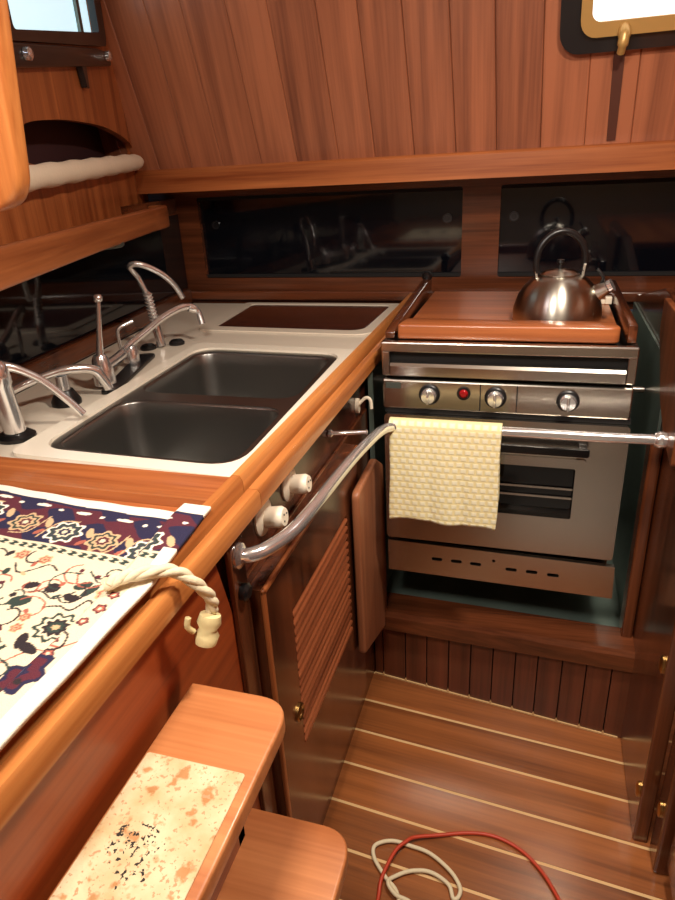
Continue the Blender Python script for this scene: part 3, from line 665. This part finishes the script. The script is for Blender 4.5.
    # edge skirts give the rug its thickness
    me = bpy.data.meshes.new('oriental_rug'); me.from_pydata([(v[0]-x0, v[1]-y0, v[2]-.931) for v in verts], [], faces)
    at = me.color_attributes.new('pattern', 'FLOAT_COLOR', 'POINT')
    at.data.foreach_set('color', [c for q in cols for c in q])
    for p in me.polygons: p.use_smooth = True
    m, N, L, B = new_mat('rug_pile')
    a = N.new('ShaderNodeVertexColor'); a.layer_name = 'pattern'
    tc = N.new('ShaderNodeTexCoord'); n = N.new('ShaderNodeTexNoise'); n.inputs['Scale'].default_value = 700; L.new(tc.outputs['Object'], n.inputs['Vector'])
    L.new(a.outputs[0], B.inputs['Base Color']); B.inputs['Roughness'].default_value = 0.95
    bp = N.new('ShaderNodeBump'); bp.inputs['Strength'].default_value = 0.5; bp.inputs['Distance'].default_value = .002
    L.new(n.outputs[0], bp.inputs['Height']); L.new(bp.outputs[0], B.inputs['Normal'])
    me.materials.append(m)
    o = bpy.data.objects.new('oriental_rug', me); COL.objects.link(o); o.location = (x0, y0, .931)
    md = o.modifiers.new('thick', 'SOLIDIFY'); md.thickness = 0.0055; md.offset = -1
    tag(o, 'cream floral rug with a navy and maroon border covering the side cabinet top', 'rug')
rug()
# cord tieback hanging over the fiddle
t = thing('rug_tassel', 'thick cream twisted cord hanging over the wooden rail with knotted end', 'cord', (-0.34, 0.5, 0.85))
bm = NB()
pth = smooth_path([(-0.400, 0.452, 0.966), (-0.390, 0.463, 0.968), (-0.374, 0.477, 0.967), (-0.352, 0.50, 0.957), (-0.335, 0.512, 0.935), (-0.327, 0.524, 0.908), (-0.330, 0.527, 0.890)], 8)
for ph in range(3):
    q = []
    for i, p in enumerate(pth):
        a = i*0.35+ph*2*PI/3; q.append(p+Vector((math.cos(a)*.0032, math.sin(a)*.0026*.5, math.sin(a)*.0026)))
    tube(bm, q, 0.0048, 9)
obj('cord', bm, M['rope'], t, smooth=70)
bm = NB()
lathe(bm, [(0, 0), (0.012, 0.001), (0.014, 0.012), (0.010, 0.019), (0.014, 0.026), (0.012, 0.036), (0, 0.038)], (-0.336, 0.512, 0.852), (0.15, 0.35, 1), 14)
tube(bm, smooth_path([(-0.344, 0.505, 0.874), (-0.347, 0.499, 0.885), (-0.345, 0.501, 0.896)], 3), .0035, 8)
obj('knotted_end', bm, plain('cream_knot', srgb(222, 204, 150), 0.7, bump=.4, nscale=90), t, smooth=60)

# ------------------------------------------------------------------ companionway steps
t = thing('companion_steps', 'wooden companionway steps with rounded treads beside the side cabinet', 'steps', (-0.28, 0.1, 0))
def tread(x0, x1, ya, yb, z, patch):
    bm = NB()
    q = rquad([(x0, ya), (x1, ya), (x1, yb), (x0, yb)], [0, 0.0, 0.04, 0.0], 10)
    prism(bm, [(x, y, z-.024) for x, y in q], (0, 0, 0.024), bev=0.004, seg=3)
    tr = obj('tread', bm, M['step'], t, smooth=40)
    if patch:
        bm = NB()
        q = rquad([(x0+.004, ya+.02), (x1-.012, ya+.02), (x1-.012, yb-.104), (x0+.004, yb-.104)], .004)
        prism(bm, [(x, y, z+.0002) for x, y in q], (0, 0, 0.0014), bev=.0005, seg=1)
        m, N, L, B = new_mat('worn_nonskid')
        tc = N.new('ShaderNodeTexCoord')
        def noise(sc, det=4):
            n = N.new('ShaderNodeTexNoise'); n.inputs['Scale'].default_value = sc; n.inputs['Detail'].default_value = det; L.new(tc.outputs['Object'], n.inputs['Vector']); return n
        def ramp(src, p0, p1, c0, c1):
            r = N.new('ShaderNodeValToRGB'); r.color_ramp.elements[0].position = p0; r.color_ramp.elements[1].position = p1
            r.color_ramp.elements[0].color = c0; r.color_ramp.elements[1].color = c1; L.new(src, r.inputs[0]); return r
        r1 = ramp(noise(55, 6).outputs[0], 0.36, 0.43, srgb(200, 152, 108), srgb(232, 218, 190))
        ln = ramp(noise(18, 5).outputs[0], 0.35, 0.58, srgb(218, 192, 156), srgb(240, 232, 214))
        mx = N.new('ShaderNodeMix'); mx.data_type = 'RGBA'; mx.blend_type = 'MULTIPLY'; mx.inputs['Factor'].default_value = 1
        L.new(r1.outputs[0], mx.inputs['A']); L.new(ln.outputs[0], mx.inputs['B'])
        # a patch of black wear spots
        vor = noise(260, 2); vs = N.new('ShaderNodeMath'); vs.operation = 'GREATER_THAN'; vs.inputs[1].default_value = 0.585; L.new(vor.outputs[0], vs.inputs[0])
        sp_n = noise(230, 5); sps = N.new('ShaderNodeMath'); sps.operation = 'GREATER_THAN'; sps.inputs[1].default_value = 0.615; L.new(sp_n.outputs[0], sps.inputs[0])
        m3 = N.new('ShaderNodeMix'); m3.data_type = 'RGBA'; L.new(sps.outputs[0], m3.inputs['Factor']); L.new(mx.outputs['Result'], m3.inputs['A']); m3.inputs['B'].default_value = srgb(188, 142, 102); mx = m3
        ds = N.new('ShaderNodeVectorMath'); ds.operation = 'DISTANCE'; ds.inputs[1].default_value = (-0.010, SPOT, 0.0); L.new(tc.outputs['Object'], ds.inputs[0])
        nz = noise(60, 3); ad = N.new('ShaderNodeMath'); ad.operation = 'MULTIPLY_ADD'; ad.inputs[1].default_value = 0.06; L.new(nz.outputs[0], ad.inputs[0]); L.new(ds.outputs['Value'], ad.inputs[2])
        lt = N.new('ShaderNodeMath'); lt.operation = 'LESS_THAN'; lt.inputs[1].default_value = 0.056; L.new(ad.outputs[0], lt.inputs[0])
        an = N.new('ShaderNodeMath'); an.operation = 'MULTIPLY'; L.new(vs.outputs[0], an.inputs[0]); L.new(lt.outputs[0], an.inputs[1])
        m2 = N.new('ShaderNodeMix'); m2.data_type = 'RGBA'; L.new(an.outputs[0], m2.inputs['Factor']); L.new(mx.outputs['Result'], m2.inputs['A']); m2.inputs['B'].default_value = srgb(40, 32, 26)
        gm = N.new('ShaderNodeGamma'); gm.inputs[1].default_value = 0.95; L.new(m2.outputs['Result'], gm.inputs[0])
        L.new(gm.outputs[0], B.inputs['Base Color']); B.inputs['Roughness'].default_value = 0.85
        bp = N.new('ShaderNodeBump'); bp.inputs['Strength'].default_value = .6; bp.inputs['Distance'].default_value = .002; L.new(noise(160).outputs[0], bp.inputs['Height']); L.new(bp.outputs[0], B.inputs['Normal'])
        obj('nonskid_patch', bm, m, tr)
SPOT = 0.07
tread(CX+.011, -0.236, 0.05, 0.514, 0.789, True)
tread(-0.330, -0.170, 0.05, 0.508, 0.60, False)
tread(-0.300, -0.080, 0.05, 0.50, 0.41, False)
for (xa, xb, z0, z1) in ((-0.31, -0.298, 0.60, 0.7645), (-0.29, -0.278, 0.41, 0.5755), (-0.25, -0.238, 0.001, 0.3855)):
    bm = NB(); box(bm, xa, xb, 0.06, 0.47, z0, z1); obj('riser', bm, M['woodY'], t)
bm = NB(); prism(bm, [(x, 0.455, z) for x, z in [(CX+.011, 0.001), (-0.238, 0.001), (-0.238, 0.3855), (-0.278, 0.3855), (-0.278, 0.5755), (-0.298, 0.5755), (-0.298, 0.7645), (CX+.011, 0.7645)]], (0, 0.015, 0)); obj('end_panel', bm, M['darkZ'], t)

# ------------------------------------------------------------------ grab rail and towel
t = thing('grab_rail', 'polished steel safety rail curving from the cabinet across the stove front', 'rail', (0, 1.28, 0.8))
RY, RZ = 1.285, 0.818
pth = smooth_path([(-0.366, 0.675, 0.862), (-0.352, 0.682, 0.861), (-0.336, 0.705, 0.860), (-0.321, 0.76, 0.857), (-0.315, 0.85, 0.853), (-0.313, 0.93, 0.850), (-0.309, 1.03, 0.846), (-0.304, 1.13, 0.838), (-0.300, 1.21, 0.828), (-0.292, 1.26, 0.820), (-0.268, 1.282, 0.817), (-0.20, RY, RZ), (-0.10, RY, RZ), (0.02, RY, RZ), (0.14, RY, RZ), (0.240, RY, RZ+.002)], 8)
bm = NB(); tube(bm, pth, 0.0105, 18); obj('rail_bar', bm, M['chrome'], t, smooth=70)
bm = NB(); lathe(bm, [(0, 0), (0.018, 0), (0.018, 0.004), (0.011, 0.008), (0, 0.008)], (CX+.0065, 0.675, 0.862), (1, 0, 0), 24); obj('mount_flange', bm, M['chrome'], t, smooth=35)
bm = NB(); lathe(bm, [(0, 0), (0.015, 0), (0.017, 0.014), (0.013, 0.022), (0, 0.022)], (0.255, RY, RZ+.002), (-1, 0, 0), 24); obj('mount_flange', bm, M['chrome'], t, smooth=35)
bm = NB(); lathe(bm, [(0, 0), (0.012, 0), (0.013, 0.008), (0.008, 0.012), (0, 0.012)], (CX+.0065, 0.672, 0.805), (1, 0, 0), 20)
tag(obj('screw_cap', bm, M['black'], smooth=35), 'small black button on the cabinet just below the near rail end', 'button')

def towel():
    bm = NB(); nx, ns = 60, 90
    front, back = 0.246, 0.20; L_ = front+back
    vs = []
    for j in range(ns+1):
        s = L_*j/ns-back   # negative: back side
        row = []
        for i in range(nx+1):
            u = i/nx; x = -0.292+0.237*u
            r = 0.0155
            arc = PI*r
            s2 = s+arc/2
            if s2 < 0: y, z = RY+r, RZ+s2
            elif s2 > arc: y, z = RY-r, RZ-(s2-arc)
            else:
                a = s2/r; y, z = RY+r*math.cos(a), RZ+r*math.sin(a)
            h = max(0, (RZ-z)/front)
            fold = 0.004*math.sin(u*7+1)*h+0.003*math.sin(u*15+3)*h
            if s2 > 0: y -= abs(fold)+0.006*h
            else: y += abs(fold)*.6+.004*h
            z += 0.004*math.sin(u*9)*h-0.006*u*(s2 > arc)*h + 0.006*math.sin(u*3.2)*h
            x += 0.004*math.sin(h*6+u*4)*h-(0.5-u)*-0.006*h
            row.append(bm.verts.new((x, y, z)))
        vs.append(row)
    for j in range(ns):
        for i in range(nx): bm.faces.new([vs[j][i], vs[j][i+1], vs[j+1][i+1], vs[j+1][i]])
    m, N, L, B = new_mat('dotted_towel')
    tc = N.new('ShaderNodeTexCoord'); mp = N.new('ShaderNodeMapping'); mp.inputs['Scale'].default_value = (58, 0, 70); mp.inputs['Rotation'].default_value = (0, 0, 0)
    L.new(tc.outputs['Object'], mp.inputs[0])
    br = N.new('ShaderNodeTexBrick'); sep = N.new('ShaderNodeSeparateXYZ'); cmb = N.new('ShaderNodeCombineXYZ'); L.new(mp.outputs[0], sep.inputs[0]); L.new(sep.outputs[0], cmb.inputs[0]); L.new(sep.outputs[2], cmb.inputs[1]); L.new(cmb.outputs[0], br.inputs['Vector'])
    br.inputs['Scale'].default_value = 1; br.inputs['Mortar Size'].default_value = 0.3; br.inputs['Mortar Smooth'].default_value = 0.8; br.inputs['Brick Width'].default_value = 1.0; br.inputs['Row Height'].default_value = 1.0
    br.inputs['Color1'].default_value = srgb(246, 236, 200); br.inputs['Color2'].default_value = srgb(246, 238, 206); br.inputs['Mortar'].default_value = srgb(240, 222, 164)
    L.new(br.outputs['Color'], B.inputs['Base Color']); B.inputs['Roughness'].default_value = 0.95
    bp = N.new('ShaderNodeBump'); bp.inputs['Strength'].default_value = .25; bp.inputs['Distance'].default_value = .003; bp.invert = True
    L.new(br.outputs['Fac'], bp.inputs['Height']); L.new(bp.outputs[0], B.inputs['Normal'])
    o = obj('dish_towel', bm, m, smooth=80)
    md = o.modifiers.new('thick', 'SOLIDIFY'); md.thickness = 0.0028; md.offset = 0
    tag(o, 'pale yellow dotted dish towel hanging over the steel rail before the oven', 'towel')
towel()

# ------------------------------------------------------------------ hanging board by the stove
bm = NB()
poly = [(1.195, 0.285), (1.195, 0.70), (1.225, 0.725), (1.385, 0.685), (1.40, 0.66), (1.40, 0.235), (1.385, 0.215), (1.225, 0.262)]
poly = rquad([(1.165, 0.275), (1.165, 0.705), (1.33, 0.712), (1.40, 0.665), (1.40, 0.185), (1.20, 0.262)], [0.02, 0.02, 0.02, 0.02, 0.015, 0.03])
prism(bm, [(-0.353, y, z) for y, z in poly][::-1], (0.018, 0, 0), bev=0.006, seg=3)
hb = obj('cutting_board', bm, M['board'], smooth=40); tag(hb, 'pale brown wooden board hung upright on the cabinet side by the stove', 'board')
# ------------------------------------------------------------------ stove
SX0, SX1, SY = -0.332, 0.200, 1.392
t = thing('gimballed_stove', 'stainless steel galley stove with an oven, below the kettle', 'stove', (-0.066, 1.65, 0.37))
bm = NB(); box(bm, SX0+.004, SX1-.004, SY+.02, 1.93, 0.375, 0.892, bev=.003); obj('body', bm, M['steel'], t)
bm = NB(); box(bm, SX0+.006, SX1-.006, SY+.014, 1.93, 0.8925, 0.948); obj('burner_well', bm, M['gap'], t)
bm = NB()
box(bm, SX0, SX1, SY-.006, SY+.014, 0.951, 0.974, bev=.003)
for xa, xb in ((SX0, SX0+.018), (SX1-.018, SX1)): box(bm, xa, xb, SY-.002, SY+.012, 0.895, 0.951, bev=.002)
for xa, xb in ((SX0, SX0+.012), (SX1-.012, SX1)): box(bm, xa, xb, SY+.015, 1.95, 0.95, 0.972, bev=.002)
obj('top_frame', bm, M['steel'], t)
bm = NB(); prism(bm, [(SX0+.02, SY-.008, 0.898), (SX0+.02, SY-.010, 0.92), (SX0+.02, SY-.004, 0.926), (SX0+.02, SY+.012, 0.926), (SX0+.02, SY+.012, 0.898)], (SX1-SX0-.04, 0, 0)); obj('front_bar', bm, M['steel'], t)
bm = NB(); box(bm, SX0+.002, SX1-.001, SY-.010, SY+.018, 0.820, 0.889, bev=.004); cp = obj('control_panel', bm, M['steel'], t)
for x in (-0.110, -0.032):
    bm = NB(); box(bm, x-.0012, x+.0012, SY-.0112, SY-.0102, 0.824, 0.885); obj('panel_seam', bm, M['gap'], cp)
bm = NB(); box(bm, SX0+.010, SX0+.045, SY-.0108, SY-.0102, 0.868, 0.882, bev=0); obj('panel_plate', bm, M['alu'], cp)
def knob(x, z):
    bm = NB(); lathe(bm, [(0, 0), (0.0235, 0), (0.0235, 0.004), (0.021, 0.006), (0, 0.006)], (x, SY-.0104, z), (0, -1, 0), 28); k = obj('knob', bm, M['black'], t, smooth=35)
    bm = NB(); lathe(bm, [(0, 0), (0.0175, 0), (0.0165, 0.014), (0.0145, 0.017), (0, 0.017)], (x, SY-.0166, z), (0, -1, 0), 24)
    box(bm, x-.003, x+.003, SY-.040, SY-.0325, z-.015, z+.015, bev=.001)
    obj('knob_cap', bm, M['chrome'], k, smooth=35)
for x in (-0.222, -0.077, 0.073): knob(x, 0.857)
bm = NB(); lathe(bm, [(0, 0), (0.010, 0), (0.010, 0.004), (0.006, 0.009), (0, 0.010)], (-0.146, SY-.0104, 0.863), (0, -1, 0), 20); obj('igniter_button', bm, M['red'], t, smooth=40)
bm = NB(); lathe(bm, [(0.010, 0), (0.015, 0), (0.015, 0.003), (0.010, 0.003)], (-0.146, SY-.0104, 0.863), (0, -1, 0), 20); obj('button_ring', bm, M['black'], t, smooth=40)
# oven door
bm = NB(); plate(bm, rrect((SX0+.006+SX1+.002)/2, 0.642, (SX1+.002-SX0-.006)/2, 0.165, 0.008),
                 [rrect(-0.062, 0.640, 0.165, 0.064, 0.006)], lambda u, v: (u, SY-.016, v), (0, 0.03, 0))
od = obj('oven_door', bm, M['steel'], t)
bm = NB(); plate(bm, rrect(-0.062, 0.640, 0.185, 0.086, 0.008), [rrect(-0.062, 0.640, 0.164, 0.063, 0.005)], lambda u, v: (u, SY-.0165, v), (0, -0.004, 0)); obj('window_frame', bm, M['steel'], od)
bm = NB(); box(bm, -0.228, 0.104, SY+.004, SY+.008, 0.575, 0.705); obj('oven_window', bm, M['oven_glass'], od)
bm = NB()
for z in (0.617, 0.640): box(bm, -0.226, 0.102, SY-.002, SY+.002, z, z+.005)
obj('oven_rack', bm, M['steel'], od)
bm = NB(); box(bm, -0.25, 0.125, SY-.048, SY-.036, 0.742, 0.762, bev=.005)
for x in (-0.24, 0.112): box(bm, x-.008, x+.008, SY-.036, SY-.0165, 0.744, 0.760, bev=.002)
obj('door_handle', bm, M['black'], od, smooth=40)
bm = NB(); box(bm, SX0+.006, SX1+.002, SY-.004, SY+.019, 0.808, 0.819); obj('door_gap', bm, M['gap'], t)
# lower panel with slots
def slot(cx, cz, hx, hz): return rrect(cx, cz, hx, hz, min(hx, hz)*.95, 4)
bm = NB()
sl_ = [slot(x, z, .0135, .0045) for x, z in ((-.200, .424), (-.152, .424), (-.105, .423), (-.020, .419), (.028, .419), (.077, .417))]+[slot(-.062, .438, .004, .004)]
plate(bm, [(SX0+.008, 0.378), (SX1+.013, 0.371), (SX1+.010, 0.458), (SX0+.008, 0.466)], sl_, lambda u, v: (u, SY-.014, v), (0, 0.012, 0)); lp = obj('vent_panel', bm, M['steel'], t)
bm = NB(); box(bm, SX0+.02, SX1-.01, SY+.001, SY+.003, 0.39, 0.455); obj('vent_backing', bm, M['gap'], lp)
# gimbal pivots
for x, d in ((SX0+.003, -1), (SX1-.003, 1)):
    bm = NB(); lathe(bm, [(0, 0), (0.014, 0), (0.014, 0.01), (0.008, 0.012), (0.008, 0.026 if d < 0 else 0.062), (0, 0.026 if d < 0 else 0.062)], (x, 1.65, 0.80), (d, 0, 0), 16); obj('pivot', bm, M['steel'], t, smooth=35)

# stove cover board
t = thing('stove_cover', 'reddish wooden board covering the stove top under the kettle', 'board', (-0.07, 1.68, 0.974))
bm = NB(); box(bm, -0.300, 0.170, 1.480, 1.955, 0.9742, 0.979, bev=.001); obj('board', bm, M['cover'], t)
bm = NB(); prism(bm, [(x, y, 0.9745) for x, y in rquad([(-0.300, 1.408), (0.170, 1.408), (0.150, 1.468), (-0.290, 1.475)], [.008, .02, .03, .01])], (0, 0, 0.034), bev=.005, seg=3); obj('front_strip', bm, M['cover'], t, smooth=40)
bm = NB(); prism(bm, [(-0.330, y, z) for y, z in rquad([(1.42, 0.9745), (1.95, 0.9745), (1.95, 1.02), (1.90, 1.02), (1.50, 0.998), (1.42, 0.99)], [0, 0, .01, .02, .02, .01])], (0.022, 0, 0), bev=.003)
tag(obj('side_fence', bm, M['darkY'], smooth=40), 'low wooden fence along the left side of the stove top', 'fence', None)
bm = NB(); box(bm, 0.178, 0.196, 1.42, 1.95, 0.9742, 1.012, bev=.003)
tag(obj('side_fence', bm, M['darkY'], smooth=40), 'low wooden fence along the right side of the stove top', 'fence', None)
bm = NB(); box(bm, 0.160, 0.176, 1.78, 1.80, 0.9795, 0.998, bev=.002); box(bm, 0.150, 0.160, 1.785, 1.795, 0.9795, 0.990, bev=.001)
tag(obj('white_clip', bm, M['whiteplastic']), 'tiny white clip at the back right of the stove top', 'clip')
bm = NB(); lathe(bm, [(0, 0), (0.014, 0), (0.016, 0.012), (0.007, 0.02), (0, 0.02)], (-0.33+.011, 1.93, 1.0205), (0, 0, 1), 16)
tag(obj('fence_knob', bm, M['black'], smooth=35), 'black knob on the far end of the left stove fence', 'knob')

# kettle
KX, KY, KZ = 0.040, 1.595, 0.9795
t = thing('whistling_kettle', 'brushed steel domed kettle with a black arched handle on the stove board', 'kettle', (KX, KY, KZ))
kb = plain('kettle_steel', srgb(190, 184, 172), 0.22, 1.0, noise=0.1, nscale=3, stretch=(1, 1, 40))
_n = kb.node_tree.nodes; _t = _n.new('ShaderNodeTangent'); _t.direction_type = 'RADIAL'; _t.axis = 'Z'
kb.node_tree.links.new(_t.outputs[0], _n['Principled BSDF'].inputs['Tangent']); _n['Principled BSDF'].inputs['Anisotropic'].default_value = 0.8; _n['Principled BSDF'].inputs['Anisotropic Rotation'].default_value = 0.25
_n['Principled BSDF'].inputs['Roughness'].default_value = 0.3
bm = NB(); lathe(bm, [(0, 0), (0.091, 0), (0.098, 0.004), (0.0995, 0.016), (0.0975, 0.036), (0.090, 0.060), (0.078, 0.080), (0.062, 0.096), (0.044, 0.1045), (0, 0.1045)], (KX, KY, KZ), (0, 0, 1), 56); obj('body', bm, kb, t, smooth=40)
bm = NB(); lathe(bm, [(0, 0), (0.042, 0), (0.042, 0.003), (0.034, 0.009), (0.012, 0.013), (0, 0.014)], (KX, KY, KZ+.105), (0, 0, 1), 36); ld = obj('lid', bm, kb, t, smooth=40)
bm = NB(); lathe(bm, [(0, 0), (0.006, 0), (0.005, 0.008), (0.009, 0.013), (0.008, 0.019), (0, 0.021)], (KX, KY, KZ+.1195), (0, 0, 1), 20); obj('lid_knob', bm, M['black'], ld, smooth=40)
bm = NB(); hp = [(KX+0.053*math.cos(a), KY+0.012*math.cos(a), KZ+0.135+0.064*math.sin(a)) for a in [PI*(-0.12+1.24*i/24) for i in range(25)]]
tube(bm, hp, 0.0075, 12); obj('handle', bm, M['black'], t, smooth=70)
for s in (-1, 1):
    bm = NB(); prism(bm, [(KX+s*.049-.003, KY+s*.011-.007, KZ+.092), (KX+s*.049+.003, KY+s*.011-.007, KZ+.092), (KX+s*.053+.003, KY+s*.011-.007, KZ+.128), (KX+s*.053-.003, KY+s*.011-.007, KZ+.128)], (0, 0.014, 0), bev=.001); obj('handle_bracket', bm, kb, t)
bm = NB(); tube(bm, [(KX+.062, KY-.01, KZ+.056), (KX+.085, KY-.018, KZ+.070), (KX+.104, KY-.026, KZ+.082)], [0.021, 0.017, 0.0135], 20); sp_ = obj('spout', bm, kb, t, smooth=50)
bm = NB(); tube(bm, [(KX+.1043, KY-.026, KZ+.0822), (KX+.112, KY-.028, KZ+.087)], [0.0145, 0.0145], 20); obj('spout_cap', bm, M['chrome'], sp_, smooth=40)
bm = NB(); tube(bm, smooth_path([(KX+.088, KY-.02, KZ+.086), (KX+.092, KY-.022, KZ+.102), (KX+.078, KY-.018, KZ+.120)], 4), 0.004, 8); obj('spout_lever', bm, M['black'], sp_, smooth=60)

# ------------------------------------------------------------------ right near cabinet
t = thing('right_cabinet', 'dark wooden cabinet at the right edge with small brass latches', 'cabinet', (0.45, 0.4, 0))
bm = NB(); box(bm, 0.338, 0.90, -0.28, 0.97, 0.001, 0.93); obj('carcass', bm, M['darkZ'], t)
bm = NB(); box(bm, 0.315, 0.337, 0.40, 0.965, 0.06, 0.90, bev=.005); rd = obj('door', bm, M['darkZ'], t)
bm = NB(); prism(bm, [(x, y, 0.931) for x, y in rquad([(0.300, 1.04), (0.90, 1.04), (0.90, -0.28), (0.300, -0.28)], [.03, 0, 0, 0])], (0, 0, 0.03), bev=.006); obj('worktop', bm, M['woodY'], t)
for (x, y, z, lab) in ((0.2688, 1.065, 0.46, 'small brass catch on the dark partition right of the stove, topmost of three'), (0.2688, 1.065, 0.13, 'small brass catch low on the dark partition edge nearest the stove, above the floor'), (0.2998, 1.01, 0.15, 'small brass catch low on the dark post at the right edge of the photo')):
    bm = NB(); lathe(bm, [(0, 0), (0.011, 0), (0.011, 0.004), (0.007, 0.007), (0, 0.007)], (x, y, z), (-1, 0, 0), 18, sx=1.8)
    tag(obj('brass_catch', bm, M['brass'], smooth=40), lab, 'latch', 'brass catches on the right partition')

# ------------------------------------------------------------------ cords on the floor
bm = NB()
pth = smooth_path([(-0.150, 0.70, .005), (-0.185, 0.801, .006), (-0.216, 0.83, .007), (-0.248, 0.864, .005), (-0.256, 0.889, .005), (-0.240, 0.905, .005), (-0.215, 0.913, .005), (-0.182, 0.911, .005), (-0.138, 0.904, .006), (-0.093, 0.879, .005), (-0.070, 0.852, .005), (-0.070, 0.832, .005), (-0.080, 0.826, .005), (-0.093, 0.851, .005), (-0.132, 0.866, .005), (-0.171, 0.858, .005), (-0.200, 0.838, .006), (-0.210, 0.820, .012), (-0.19, 0.80, .012), (-0.15, 0.79, .006), (-0.10, 0.72, .006)], 6)
tube(bm, [p+Vector((0, 0, .0015)) for p in pth], 0.0042, 8)
tag(obj('rope_loop', bm, M['rope'], smooth=70), 'cream cord lying in loose loops on the wooden floor', 'cord')
bm = NB()
pth = smooth_path([(-0.22, 0.70, .0045), (-0.223, 0.787, .0045), (-0.224, 0.828, .012), (-0.209, 0.885, .0155), (-0.19, 0.913, .0155), (-0.174, 0.929, .012), (-0.124, 0.951, .006), (-0.063, 0.973, .0045), (-0.01, 0.978, .0045), (0.042, 0.962, .0045), (0.083, 0.929, .0045), (0.112, 0.889, .0045), (0.15, 0.82, .0045)], 6)
tube(bm, pth, 0.0040, 8)
tag(obj('red_cord', bm, M['redcord'], smooth=70), 'red-orange cord arching across the floorboards', 'cord')
